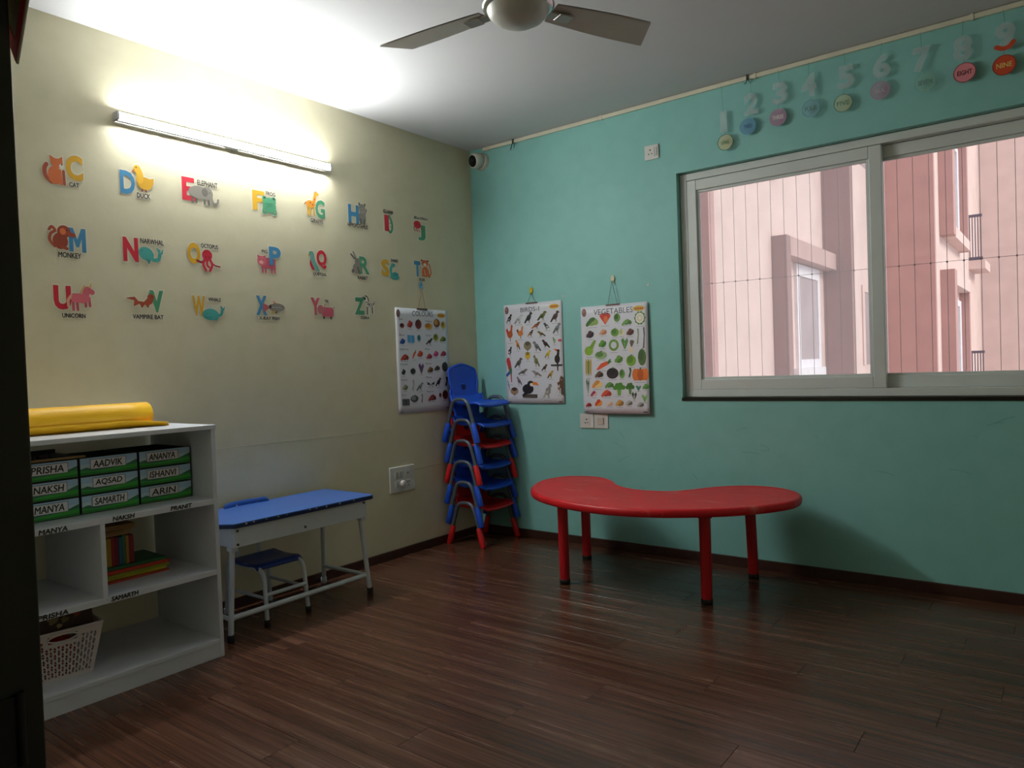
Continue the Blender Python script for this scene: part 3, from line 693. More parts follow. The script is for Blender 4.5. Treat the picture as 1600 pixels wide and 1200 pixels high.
md = obj('socket_module', MB().box(0.026, 0.068, -0.052, -0.008, 0.0135, 0.0155), M_PLATE, s, bevel=0.001)
obj('socket_hole', MB().box(0.036, 0.041, -0.028, -0.016, 0.0153, 0.0162).box(0.052, 0.057, -0.028, -0.016, 0.0153, 0.0162).box(0.044, 0.050, -0.046, -0.038, 0.0153, 0.0162), M_HOLE, md)

# scuffs and a plaster crease on the walls
random.seed(11)
M_SCUF = mat('grey_green_scuff', '#5f9a92', 0.7); M_CREASE = mat('plaster_crease', '#a39d80', 0.8)
for i in range(16):
    x, z = random.uniform(0.95, 3.2), random.uniform(0.42, 0.86); l = random.uniform(0.02, 0.10); a = random.uniform(-0.9, 0.9)
    obj('scuff_mark', MB().tube([(x, -0.0002, z), (x+l*.5*math.cos(a), -0.0002, z+l*.5*math.sin(a)+0.006), (x+l*math.cos(a), -0.0002, z+l*math.sin(a))], 0.0009, 5), M_SCUF, wall_back)
obj('plaster_crease', MB().tube([(0.0001, -0.70, 0.545), (0.0001, -0.55, 0.553), (0.0001, -0.40, 0.550)], 0.0014, 5), M_CREASE, wall_left)
obj('plaster_crease', MB().tube([(0.0001, -2.2, 0.84), (0.0001, -1.5, 0.835), (0.0001, -0.9, 0.83)], 0.0009, 5), M_CREASE, wall_left)

# ================================================================== ALPHABET STICKERS ON THE CREAM WALL
GOLD = '#d9a51e'; ORG = '#d8703a'; BLU = '#3f86b4'; RED = '#c81f36'; GRY = '#8d887e'; TEA = '#45a39c'; GRN = '#4c9a72'; PNK = '#d86a78'; BRN = '#a8492c'; YEL = '#e6b325'; INK = '#26241f'; DGY = '#6c6760'; ROS = '#c4586a'; WHT = '#efe9dc'
# every animal is drawn in a unit box: e = ellipse, p = polygon, s = round stroke (width in box heights)
ANIMALS = {
'C': [('s', [(.16, .66), (.07, .5), (.1, .25), (.36, .07)], .13, BRN), ('e', .5, .32, .30, .32, ORG), ('p', [(.34, .75), (.30, 1), (.55, .9)], ORG), ('p', [(.66, .9), (.86, 1), (.86, .72)], ORG), ('e', .60, .74, .25, .17, ORG), ('e', .80, .66, .10, .08, WHT), ('s', [(.72, .5), (.76, .05)], .10, ORG), ('s', [(.88, .5), (.9, .05)], .09, BRN), ('e', .82, .72, .03, .03, INK)],
'D': [('s', [(.45, .1), (.43, .02)], .05, BRN), ('s', [(.62, .1), (.62, .02)], .05, BRN), ('p', [(.7, .5), (1, .58), (.98, .35), (.8, .2)], GOLD), ('e', .58, .33, .36, .24, GOLD), ('s', [(.28, .8), (.36, .62), (.34, .42)], .26, YEL), ('e', .24, .84, .17, .14, YEL), ('p', [(.12, .82), (-.02, .72), (.12, .70)], ORG), ('e', .2, .88, .03, .03, INK)],
'E': [('s', [(.14, .3), (.14, .06)], .12, DGY), ('s', [(.27, .3), (.27, .06)], .12, DGY), ('s', [(.53, .3), (.53, .05)], .12, DGY), ('s', [(.66, .3), (.67, .05)], .12, DGY), ('e', .36, .60, .34, .34, GRY), ('e', .62, .60, .20, .36, GRY), ('s', [(.76, .45), (.80, .2), (.88, .12), (.96, .2), (.98, .36)], .13, GRY), ('e', .55, .65, .10, .22, DGY), ('e', .70, .66, .015, .03, INK)],
'F': [('e', .5, .42, .42, .34, GRN), ('e', .22, .86, .15, .13, GRN), ('e', .78, .86, .15, .13, GRN), ('e', .5, .70, .42, .22, GRN), ('s', [(.15, .35), (.1, .06), (.32, .06)], .10, GRN), ('s', [(.85, .35), (.9, .06), (.68, .06)], .10, GRN), ('e', .22, .88, .06, .05, INK), ('e', .78, .88, .06, .05, INK), ('s', [(.32, .62), (.5, .58), (.68, .62)], .025, '#2d6650')],
'G': [('s', [(.22, .5), (.26, .04)], .07, GOLD), ('s', [(.38, .4), (.38, .06)], .07, GOLD), ('s', [(.62, .4), (.62, .06)], .07, GOLD), ('e', .42, .46, .30, .14, '#e09a2c'), ('s', [(.62, .5), (.70, .75), (.74, .88)], .13, '#e09a2c'), ('e', .80, .88, .16, .07, '#e09a2c'), ('s', [(.7, .92), (.68, .99)], .03, BRN), ('s', [(.78, .93), (.8, .99)], .03, BRN), ('s', [(.12, .5), (.02, .42)], .03, BRN), ('e', .4, .5, .05, .03, BRN), ('e', .55, .44, .05, .03, BRN), ('e', .68, .66, .04, .03, BRN)],
'H': [('e', .5, .30, .40, .32, GRY), ('e', .5, .72, .36, .22, GRY), ('e', .2, .92, .10, .07, DGY), ('e', .8, .92, .10, .07, DGY), ('e', .5, .62, .34, .13, '#9d978c'), ('s', [(.8, .5), (.95, .7)], .09, GRY), ('s', [(.3, .2), (.3, .04)], .12, DGY), ('s', [(.7, .2), (.7, .04)], .12, DGY), ('e', .38, .65, .04, .02, INK), ('e', .62, .65, .04, .02, INK)],
'I': [('s', [(.55, .95), (.85, .65), (.9, .3), (.65, .08), (.4, .2), (.3, .45)], .13, GRN), ('e', .45, .9, .2, .09, GRN), ('e', .4, .93, .04, .02, INK), ('s', [(.75, .6), (.6, .55)], .04, GRN), ('s', [(.8, .35), (.6, .38)], .04, GRN)],
'J': [('e', .42, .62, .40, .34, RED), ('s', [(.12, .5), (.02, .2), (.14, .02)], .08, RED), ('s', [(.35, .4), (.32, .18), (.42, .02)], .08, RED), ('s', [(.58, .4), (.55, .15), (.66, .0)], .08, RED), ('s', [(.75, .5), (.85, .25)], .08, RED), ('e', .32, .65, .04, .05, INK), ('e', .55, .65, .04, .05, INK)],
'M': [('s', [(.22, .1), (.05, .35), (.10, .62), (.25, .75), (.14, .9), (.05, .78)], .11, BRN), ('e', .42, .34, .27, .34, '#9a3f26'), ('e', .56, .74, .24, .26, '#9a3f26'), ('s', [(.6, .7), (.9, .62)], .18, BRN), ('e', .52, .74, .11, .14, ORG), ('s', [(.45, .1), (.65, .04)], .12, BRN), ('e', .66, .8, .025, .03, INK)],
'N': [('s', [(.60, .25), (.80, .3), (.86, .6)], .20, TEA), ('p', [(.82, .6), (.72, .98), (.90, .82)], TEA), ('p', [(.86, .6), (1.0, .95), (.98, .62)], TEA), ('e', .33, .56, .31, .36, TEA, -.5), ('s', [(.12, .86), (.2, 1.25)], .04, '#d8c79a'), ('p', [(.3, .3), (.42, -.02), (.5, .25)], '#358a85'), ('e', .16, .72, .02, .03, INK)],
'O': [('e', .46, .74, .22, .26, RED), ('s', [(.34, .5), (.2, .4), (.02, .46)], .10, '#8f1a2c'), ('s', [(.6, .5), (.75, .32), (1, .26)], .07, '#8f1a2c'), ('s', [(.34, .55), (.28, .3), (.38, .05)], .12, RED), ('s', [(.46, .5), (.44, .3), (.52, .2)], .10, RED), ('s', [(.58, .55), (.66, .3), (.56, .05)], .12, RED), ('e', .40, .66, .025, .03, INK), ('e', .54, .66, .025, .03, INK)],
'P': [('s', [(.28, .35), (.28, .04)], .12, ROS), ('s', [(.44, .35), (.44, .04)], .12, ROS), ('s', [(.76, .35), (.76, .04)], .12, ROS), ('s', [(.92, .35), (.92, .04)], .12, ROS), ('p', [(.2, .25), (.98, .25), (.98, .78), (.8, .88), (.2, .85)], ROS), ('e', .24, .66, .23, .28, PNK), ('p', [(.04, .8), (.02, 1), (.2, .9)], ROS), ('p', [(.3, .92), (.46, 1), (.44, .8)], ROS), ('e', .22, .58, .11, .10, '#eeb0a8'), ('e', .14, .72, .025, .03, INK), ('e', .34, .72, .025, .03, INK)],
'Q': [('s', [(.3, .6), (.22, .35), (.34, .12)], .2, RED), ('s', [(.28, .82), (.34, .5), (.56, .12)], .26, '#6aa597'), ('s', [(.5, .25), (.72, .03)], .10, '#5a9588'), ('e', .24, .84, .17, .13, '#6aa597'), ('p', [(.1, .82), (-.02, .74), (.12, .70)], GOLD), ('e', .18, .87, .025, .02, INK)],
'R': [('e', .55, .26, .36, .24, GRY), ('e', .62, .56, .24, .17, GRY), ('s', [(.5, .68), (.28, .96)], .10, GRY), ('s', [(.38, .68), (.08, .86)], .08, DGY), ('e', .2, .14, .12, .08, DGY), ('s', [(.6, .3), (.75, .06)], .10, DGY), ('e', .55, .6, .025, .02, INK)],
'S': [('e', .55, .18, .42, .17, TEA), ('e', .6, .34, .30, .12, '#3a8f8a'), ('s', [(.25, .3), (.2, .6), (.35, .85)], .18, TEA), ('e', .42, .86, .2, .12, TEA), ('s', [(.6, .5), (.7, .58)], .05, GOLD), ('e', .48, .9, .03, .03, INK)],
'T': [('s', [(.78, .08), (.98, .25), (.9, .6), (.82, .75)], .09, ORG), ('e', .45, .3, .32, .30, ORG), ('s', [(.62, .3), (.8, .06)], .16, ORG), ('s', [(.2, .3), (.2, .06)], .12, ORG), ('e', .42, .78, .32, .18, ORG), ('e', .14, .92, .1, .06, BRN), ('e', .7, .92, .1, .06, BRN), ('e', .42, .70, .14, .09, WHT), ('s', [(.3, .92), (.34, .84)], .03, INK), ('s', [(.5, .92), (.5, .84)], .03, INK), ('s', [(.35, .4), (.42, .12)], .04, WHT), ('e', .3, .8, .03, .02, INK), ('e', .54, .8, .03, .02, INK)],
'U': [('s', [(.16, .5), (.04, .35), (.04, .15)], .09, '#e0a88c'), ('s', [(.22, .4), (.22, .04)], .08, ROS), ('s', [(.36, .4), (.38, .04)], .08, ROS), ('s', [(.68, .4), (.68, .16)], .08, ROS), ('s', [(.82, .45), (.84, .18)], .08, ROS), ('p', [(.14, .3), (.2, .58), (.5, .58), (.84, .5), (.82, .34), (.6, .26)], PNK), ('s', [(.66, .5), (.76, .72)], .22, PNK), ('s', [(.78, .74), (.94, .64)], .17, PNK), ('s', [(.5, .6), (.66, .85)], .06, '#d9b27a'), ('p', [(.84, .82), (.92, 1), (.92, .80)], '#d9b84a'), ('e', .84, .74, .015, .02, INK)],
'V': [('p', [(.0, .62), (.3, .70), (.42, .48), (.6, .45), (.72, .65), (.8, .82), (.95, .7), (.88, .38), (.78, .30), (.74, .12), (.64, .32), (.52, .12), (.46, .34), (.26, .2), (.28, .5)], BRN), ('e', .84, .72, .12, .16, BRN), ('p', [(.78, .84), (.75, 1), (.86, .9)], GRN), ('p', [(.86, .9), (.98, 1), (.94, .82)], GRN), ('e', .88, .74, .015, .03, INK)],
'W': [('s', [(.62, .3), (.82, .4), (.88, .72)], .18, TEA), ('p', [(.84, .6), (.78, .98), (.90, .85)], TEA), ('p', [(.88, .66), (1, .98), (.97, .66)], TEA), ('e', .36, .38, .36, .36, TEA), ('p', [(.3, .12), (.62, .0), (.75, .3), (.5, .4)], TEA), ('s', [(.1, .22), (.25, .17), (.4, .22)], .03, '#2d7672'), ('s', [(.28, .78), (.2, .92)], .035, '#6ab0c0'), ('s', [(.34, .78), (.42, .92)], .035, '#6ab0c0'), ('e', .2, .42, .015, .025, INK)],
'X': [('p', [(.0, .75), (.28, .55), (.28, .4), (.0, .12)], '#b8585a'), ('p', [(.5, .75), (.42, 1), (.6, .78)], ORG), ('p', [(.38, .25), (.36, .0), (.52, .2)], GOLD), ('e', .62, .48, .38, .30, GRY), ('e', .32, .52, .05, .14, INK), ('s', [(.55, .12), (.62, .18)], .08, INK), ('s', [(.4, .48), (.85, .48)], .03, '#c9c4ba'), ('e', .86, .52, .02, .03, INK)],
'Y': [('s', [(.38, .25), (.38, .05)], .13, '#4a3a34'), ('s', [(.80, .25), (.80, .05)], .13, '#4a3a34'), ('p', [(.28, .16), (.94, .16), (.97, .65), (.85, .78), (.3, .78)], ROS), ('e', .2, .62, .20, .30, '#b86a6e'), ('s', [(.42, .82), (.46, .98)], .06, ROS), ('s', [(.94, .75), (1.02, .82)], .05, '#6a5a4a'), ('e', .16, .70, .02, .03, INK)],
'Z': [('s', [(.42, .4), (.4, .03)], .06, INK), ('s', [(.55, .4), (.55, .03)], .05, WHT), ('s', [(.8, .45), (.82, .1)], .06, INK), ('s', [(.9, .45), (.92, .1)], .05, WHT), ('e', .66, .5, .28, .12, WHT), ('s', [(.42, .5), (.40, .8), (.28, .88)], .15, WHT), ('e', .16, .84, .16, .08, INK), ('s', [(.25, .98), (.44, .92), (.52, .7)], .06, INK), ('s', [(.32, .66), (.52, .6)], .04, INK), ('s', [(.4, .52), (.58, .56)], .045, INK), ('s', [(.52, .42), (.64, .6)], .04, INK), ('s', [(.66, .40), (.76, .6)], .04, INK), ('s', [(.78, .42), (.9, .6)], .04, INK), ('s', [(.92, .55), (1, .7)], .035, INK)],
}
DESC = {'C': ('yellow', 'an orange cat'), 'D': ('blue', 'a yellow duck'), 'E': ('red', 'a grey elephant'), 'F': ('yellow', 'a green frog'), 'G': ('green', 'an orange giraffe'), 'H': ('blue', 'a grey hippopotamus'), 'I': ('red', 'a green iguana'), 'J': ('green', 'a red jellyfish'),
 'M': ('blue', 'a brown monkey'), 'N': ('red', 'a teal narwhal'), 'O': ('yellow', 'a red octopus'), 'P': ('blue', 'a pink pig'), 'Q': ('red', 'a teal quetzal'), 'R': ('green', 'a grey rabbit'), 'S': ('yellow', 'a teal snake'), 'T': ('blue', 'an orange tiger'),
 'U': ('red', 'a pink unicorn'), 'V': ('green', 'a brown vampire bat'), 'W': ('yellow', 'a teal whale'), 'X': ('blue', 'a grey x-ray fish'), 'Y': ('pink', 'a pink yak'), 'Z': ('green', 'a striped zebra')}
LCOL = {'yellow': GOLD, 'blue': BLU, 'red': RED, 'green': GRN, 'pink': ROS}
LOFF = {'N': .05, 'X': .055, 'Y': .055, 'Z': .05, 'V': .055, 'W': .04, 'T': .055, 'U': .05, 'J': .05, 'H': .045, 'O': .05, 'C': .045, 'S': .045, 'Q': .045}
M_BACK = mat('sticker_paper', '#dcd6bf', 0.5, var=0.02); M_INK = mat('black_print_ink', INK, 0.6)
for k, (lb, ab, cap, cb) in STICKERS.items():
    cx = (min(lb[0], ab[0])+max(lb[2], ab[2]))/2; cz = min(lb[1], ab[1], cb[1])
    cn, an = DESC[k]
    t = thing('alphabet_sticker', f'wall sticker of {an} with a {cn} letter {k}', 'sticker', (0.0004, cx, cz), ROT_LEFT, 'alphabet stickers on the cream wall')
    rel = lambda b: (b[0]-cx, b[1]-cz, b[2]-cx, b[3]-cz)
    l, a, c = rel(lb), rel(ab), rel(cb)
    back = MB(); E = 0.0055
    MP = [(0, 0), (.25, 0), (.25, .56), (.42, .2), (.58, .2), (.75, .56), (.75, 0), (1, 0), (1, 1), (.74, 1), (.5, .52), (.26, 1), (0, 1)]
    MP = [(l[0]+x*(l[2]-l[0]), l[1]+y*(l[3]-l[1])) for x, y in MP]
    if k == 'M': stroke(back, MP, 2*E, 0.0002, None, closed=True)
    else: add_text(back, k, l, 0.0002, LOFF.get(k, 0.035), 0.05)
    an_mb = MB(); aw, ah = a[2]-a[0], a[3]-a[1]; z = 0.0012
    front = k in 'CGJMQRSTUVNWXYOFDEH'
    for i, pr in enumerate(ANIMALS[k]):
        z = (0.0013 if front else 0.0008)+i*0.00012
        mp = lambda p: (a[0]+p[0]*aw, a[1]+p[1]*ah)
        zb = 0.0003+i*0.00001
        if pr[0] == 'e':
            ex, ey = mp((pr[1], pr[2])); rot = pr[6] if len(pr) > 6 else 0
            flat(an_mb, circ(ex, ey, pr[3]*aw, pr[4]*ah, rot), z, pr[5])
            if pr[5] != INK: flat(back, circ(ex, ey, pr[3]*aw+E, pr[4]*ah+E, rot), zb, None)
        elif pr[0] == 'p':
            pp = [mp(p) for p in pr[1]]; flat(an_mb, pp, z, pr[2]); stroke(back, pp, 2*E, zb, None, closed=True)
        else:
            pp = [mp(p) for p in pr[1]]
            if len(pp) > 2: pp = [(v.x, v.y) for v in arcpts([(x, y, 0) for x, y in pp], 4)]
            stroke(an_mb, pp, pr[2]*ah, z, pr[3]); stroke(back, pp, pr[2]*ah+2*E, zb, None)
    flat(back, [(c[0]-0.004, c[1]-0.004), (c[2]+0.004, c[1]-0.004), (c[2]+0.004, c[3]+0.004), (c[0]-0.004, c[3]+0.004)], 0.00025, None)
    obj('backing', back, M_BACK, t)
    lm = MB()
    if k == 'M': flat(lm, MP, 0.0009, None)
    else: add_text(lm, k, l, 0.0009 if front else 0.0026, LOFF.get(k, 0.035))
    obj('letter', lm, mat('letter_'+cn, LCOL[cn], 0.5), t, label=f'{cn} letter {k}')
    obj('animal_figure', an_mb, PRINT, t)
    cm = MB(); add_text(cm, cap, c, 0.0026, 0.0, bold=0.0007)
    obj('caption', cm, M_INK, t)

# ================================================================== WALL CHARTS
def icon(mb, it, Wp, Hp, warp):
    u, v, du, dv, ty, c1, c2 = it
    cx, cy, w, h = u*Wp, v*Hp, du*Wp, dv*Hp
    Z = 0.0009; f = -1 if ty == 'L' else 1
    P = lambda x, y: (cx+f*x*w, cy+y*h)
    e = lambda x, y, rx, ry, col, dz=0, rot=0: flat(mb, circ(*P(x, y), rx*w, ry*h, f*rot, 12), Z+dz*0.0002, col, warp)
    pg = lambda pts, col, dz=0: flat(mb, [P(*p) for p in pts], Z+dz*0.0002, col, warp)
    if ty in 'RL' and len(ty) == 1:       # perching bird, tail low, head up
        pg([(-.5, -.42), (-.38, -.5), (.12, .05), (-.08, .22)], c2); pg([(-.25, -.2), (.05, -.3), (.34, .12), (.18, .34), (-.02, .2)], c1, 1)
        e(.05, .0, .24, .22, c1, 2, .6); e(.28, .34, .16, .13, c1, 3); pg([(.38, .38), (.5, .30), (.38, .27)], c2, 4); pg([(-.2, -.05), (.02, -.22), (.12, .05)], c2, 4)
        pg([(.0, -.2), (.03, -.5), (.07, -.5), (.06, -.2)], '#5a4a3a'); pg([(.1, -.2), (.13, -.48), (.17, -.48), (.15, -.18)], '#5a4a3a')
    elif ty == 'C':                        # cockerel
        pg([(-.5, .2), (-.3, .3), (-.1, -.1), (-.3, -.2)], c2); e(.0, -.08, .36, .22, c1, 1); pg([(.0, 0), (.3, .0), (.34, .36), (.16, .4)], c1, 2); e(.26, .38, .13, .09, c1, 3); pg([(.2, .42), (.25, .5), (.36, .46)], '#c2201c', 4); pg([(-.05, -.25), (-.02, -.5), (.06, -.5), (.08, -.25)], '#8a6a3a')
    elif ty == 'O': e(0, .05, .46, .42, c1); e(0, .25, .3, .2, c2, 1); pg([(-.1, -.3), (.1, -.3), (0, -.5)], c2, 1)
    elif ty == 'B': pg([(-.5, -.4), (.5, -.5), (.5, .4), (-.5, .5)], c1)
    elif ty == 'D': pg([(-.5, .5), (-.2, .4), (.5, -.5), (.1, -.4)], c1)
    elif ty == 'H': e(0, -.2, .4, .3, c1); pg([(-.1, 0), (.3, 0), (.35, .4), (.05, .4)], c1, 1); e(.18, .36, .22, .1, c1, 2); pg([(.1, .46), (-.5, .5), (-.1, .32)], c2, 3); pg([(-.1, -.4), (.15, -.4), (.1, -1.0), (-.05, -1.0)], c1)
    elif ty == 'M': e(-.15, .34, .22, .14, c1, 1); pg([(-.35, .3), (.1, .36), (.25, .0), (.1, -.2), (-.15, .0)], c1); pg([(.0, .15), (.28, .0), (.2, -.25), (-.05, -.05)], c2, 2); pg([(-.1, -.05), (.1, -.15), (-.4, -.3), (-.5, -.2)], '#3a5a9a', 1); pg([(.05, -.1), (.2, -.15), (.22, -.5), (.12, -.5)], c1, 1)
    elif ty == 'T': e(-.12, -.1, .34, .36, c1); e(.05, .28, .2, .2, c1, 1); e(.1, .2, .1, .12, '#f2efe6', 2); pg([(.16, .40), (.42, .36), (.54, .12), (.42, .16), (.18, .20)], c2, 3); pg([(-.3, -.3), (-.1, -.4), (-.4, -.62), (-.5, -.55)], c1)
    elif ty == 'oval': e(0, 0, .5, .5, c1); e(-.1, .1, .3, .32, c2, 1); pg([(-.05, .4), (.05, .4), (.1, .56), (.02, .56)], '#4a6a34', 2)
    elif ty == 'sq': pg([(-.5, -.45), (.5, -.5), (.5, .45), (-.5, .5)], c1); pg([(-.1, -.42), (.1, -.44), (.1, .42), (-.1, .44)], c2, 1)
    elif ty == 'long': pg([(-.3, -.5), (.2, -.5), (.5, .2), (.4, .5), (-.1, .5), (.1, .1)], c1)
    elif ty == 'leaf': pg([(-.06, -.5), (.08, -.5), (.5, .2), (.35, .5), (.05, .2), (-.2, .5), (-.5, .3)], c1); pg([(-.05, -.5), (.05, -.5), (.1, .1), (-.1, .1)], c2, 1)
    elif ty == 'tri': pg([(0, -.5), (.5, .25), (.3, .5), (-.3, .5), (-.5, .25)], c1); e(.05, -.05, .2, .3, c2, 1)
    elif ty == 'caul':
        for k in range(10): a = k*.628; e(.38*math.cos(a), .38*math.sin(a), .13, .13, c2)
        e(0, 0, .38, .38, c1, 1)
        for k in range(7): a = k*.9; e(.2*math.cos(a), .2*math.sin(a), .1, .1, '#ddd8c4', 2)
    elif ty == 'gourd': e(-.12, -.2, .36, .3, c1); pg([(-.1, 0), (.2, -.1), (.5, .4), (.36, .5)], c2, 1)
    elif ty == 'ring': stroke(mb, circ(cx, cy, .38*w, .38*h, n=14), .2*w, Z, c1, warp, closed=True)
    elif ty == 'turnip': e(-.05, -.22, .4, .26, c1); pg([(-.1, 0), (.1, 0), (.5, .4), (.2, .5), (-.2, .5), (-.3, .3)], c2, 1)
    elif ty == 'corn':
        for k in (-.3, 0, .3): pg([(k-.14, -.3), (k+.1, -.5), (k+.2, .3), (k*1.2, .5), (k-.1, .3)], c1 if k else c2, int(k*3+1))
    elif ty == 'carrot': pg([(-.5, -.45), (-.36, -.5), (.34, .05), (.2, .34), (-.2, .1)], c1); pg([(.2, .2), (.5, .5), (.36, .5), (.5, .24), (.3, .06)], c2, 1)
    elif ty == 'pump':
        for x in (-.32, .32, -.17, .17, 0): e(x, 0, .19, .48, c1 if x else c2, 3-int(abs(x)*8))
        pg([(-.04, .4), (.05, .4), (.06, .56), (-.02, .56)], '#5a6a2a', 4)
    elif ty == 'broc':
        pg([(-.12, -.5), (.12, -.5), (.2, .1), (-.2, .1)], c2)
        for x, y in ((-.32, .1), (-.15, .3), (.1, .34), (.32, .12), (0, .1)): e(x, y, .2, .18, c1, 1)
    elif ty == 'fly': pg([(0, 0), (-.5, .5), (-.45, -.1)], c1); pg([(0, 0), (.5, .5), (.45, -.1)], c1); pg([(0, 0), (-.4, -.5), (-.1, -.3)], c1); pg([(0, 0), (.4, -.5), (.1, -.3)], c1)
    else:                                  # bunch of several pieces
        for k, (x, y, rx, ry, ro) in enumerate(((-.2, -.1, .30, .24, .7), (.22, -.04, .22, .34, -.5), (.0, .2, .24, .22, .3), (.04, -.26, .22, .16, .2), (-.1, .0, .10, .12, 0))): e(x, y, rx, ry, c1 if k % 2 == 0 else c2, k, ro)

def hang_chart(name, label, loc, rot, Wp, Hp, items, title, tbox, bow, off, hook_v, hook_col, string_col, heads=()):
    """a printed chart hanging by a string from a hook; origin at the bottom left corner"""
    t = thing(name, label, 'poster', loc, rot, 'hanging picture charts')
    warp = lambda x, y: off + bow*math.sin(min(1, max(0, x/Wp))*math.pi*1.15)*0.5*(1.2-y/Hp) + bow*0.9*(x/Wp)**3*(1-y/Hp)
    sh = MB(); sh.grid(lambda a, b: (a*Wp, b*Hp, warp(a*Wp, b*Hp)), 16, 16)
    obj('sheet', sh, mat('glossy_chart_paper', '#dbdde6', 0.35, var=0.01), t, solid=0.0006)
    pr = MB()
    for it in items: icon(pr, it, Wp, Hp, warp)
    for it in items:                      # thin grey caption line under each picture
        u, v, du, dv = it[:4]
        flat(pr, [((u-du*.35)*Wp, (v-dv*.62)*Hp), ((u+du*.35)*Wp, (v-dv*.62)*Hp), ((u+du*.35)*Wp, (v-dv*.62)*Hp+.0022), ((u-du*.35)*Wp, (v-dv*.62)*Hp+.0022)], 0.0008, '#8d8d92', warp)
    for pts, col, zz in ((circ(.055*Wp, .945*Hp, .017, .027), '#7a5a5a', .0008), (circ(.05*Wp, .957*Hp, .010, .012), '#a2746a', .001), (circ(.875*Wp, .945*Hp, .042, .017), '#d8b03a', .0008)):
        flat(pr, pts, zz, col, warp)
    for i in range(5): flat(pr, [(.82*Wp+i*.012, .935*Hp), (.82*Wp+i*.012+.009, .935*Hp), (.82*Wp+i*.012+.009, .952*Hp), (.82*Wp+i*.012, .952*Hp)], .0011, '#b8542a', warp)
    flat(pr, [(.03*Wp, .012*Hp), (.09*Wp, .012*Hp), (.09*Wp, .018*Hp), (.03*Wp, .018*Hp)], .0009, '#55555a', warp)
    flat(pr, [(.91*Wp, .012*Hp), (.97*Wp, .012*Hp), (.97*Wp, .022*Hp), (.91*Wp, .022*Hp)], .0009, '#55555a', warp)
    obj('picture_print', pr, PRINT, t, kind='stuff')
    tx = MB(); add_text(tx, title, tbox, 0.001, 0.0, warp=warp); obj('title', tx, mat('grey_title_ink', '#3a3c48', 0.6), t)
    if heads:
        hd = MB()
        for s, hx, hy in heads: add_text(hd, s, (hx*Wp, hy*Hp, hx*Wp+0.011*len(s), hy*Hp+0.013), 0.001, 0.0, warp=warp)
        obj('heading', hd, mat('mauve_heading_ink', '#6a5f72', 0.6), t)
    hz = off+0.004; hx = Wp*0.5; zt = warp(hx, Hp)
    obj('metal_rim', MB().box(hx-0.05, hx+0.05, Hp-0.006, Hp+0.003, zt-0.002, zt+0.003), mat('dark_red_hanger', '#5a2a2a', 0.5), t)
    obj('string', MB().tube([(hx-0.035, Hp, zt+0.001), (hx, hook_v, hz)], 0.0012, 6).tube([(hx+0.035, Hp, zt+0.001), (hx, hook_v, hz)], 0.0012, 6), mat('string_'+name, string_col, 0.8), t)
    h = thing('wall_hook', {'colours_chart': 'small blue hook holding the string of the colours chart', 'birds_chart': 'small yellow hook holding the string of the birds chart', 'vegetables_chart': 'small cream hook holding the string of the vegetables chart'}[name], 'hook', loc, rot, 'adhesive wall hooks')
    m = mat('hook_'+name, hook_col, 0.35)
    obj('pad', MB().prism([(hx+0.013*math.cos(a), hook_v+0.022+0.022*math.sin(a)) for a in [i*math.pi/8 for i in range(16)]], 0, 0.006, smooth=False), m, h, bevel=0.002)
    obj('prong', MB().tube([(hx, hook_v+0.012, 0.005), (hx, hook_v-0.004, 0.010), (hx, hook_v-0.006, 0.018), (hx, hook_v+0.004, 0.022)], 0.0032, 8), m, h)
    return t

HEADS = [('Red', .06, .885), ('Yellow', .55, .875), ('Blue', .06, .735), ('Green', .55, .735), ('Saffron', .06, .60), ('Pink', .53, .60), ('Purple', .06, .455), ('Brown', .53, .46), ('White', .06, .31), ('Black', .53, .325), ('Grey', .06, .165), ('Maroon', .53, .185)]
hang_chart('colours_chart', 'white colours chart with rows of small pictures on the cream wall', (0.003, -0.822, 0.925), ROT_LEFT, 0.50, 0.695, COLOUR_PRINT, 'COLOURS', (0.155, 0.645, 0.355, 0.680), 0.004, 0.004, 0.835, '#4f93b5', '#b06a4a', HEADS)
hang_chart('birds_chart', 'white birds chart hanging on the teal wall beside the corner', (0.268, -0.003, 0.948), ROT_BACK, 0.495, 0.70, BIRD_PRINT, 'BIRDS-1', (0.15, 0.640, 0.31, 0.672), 0.008, 0.003, 0.765, '#d9c01e', '#3f6a5a')
hang_chart('vegetables_chart', 'white vegetables chart curling off the teal wall left of the window', (0.917, -0.003, 0.884), ROT_BACK, 0.487, 0.70, VEGETABLE_PRINT, 'VEGETABLES', (0.10, 0.640, 0.385, 0.676), 0.022, 0.012, 0.845, '#c9c6a0', '#3a4a44')
for i, (x, z) in enumerate(((1.407, 1.687), (0.776, 1.671))):
    p = thing('wall_peg', ['tiny white peg on the teal wall right of the vegetables chart', 'tiny white peg at the top right corner of the birds chart'][i], 'peg', (x, 0, z), ROT_BACK)
    obj('pin_head', MB().lathe([(0.008, 0), (0.0075, 0.0015), (0.004, 0.0025), (0, 0.0028)], 12), M_PLATE, p)

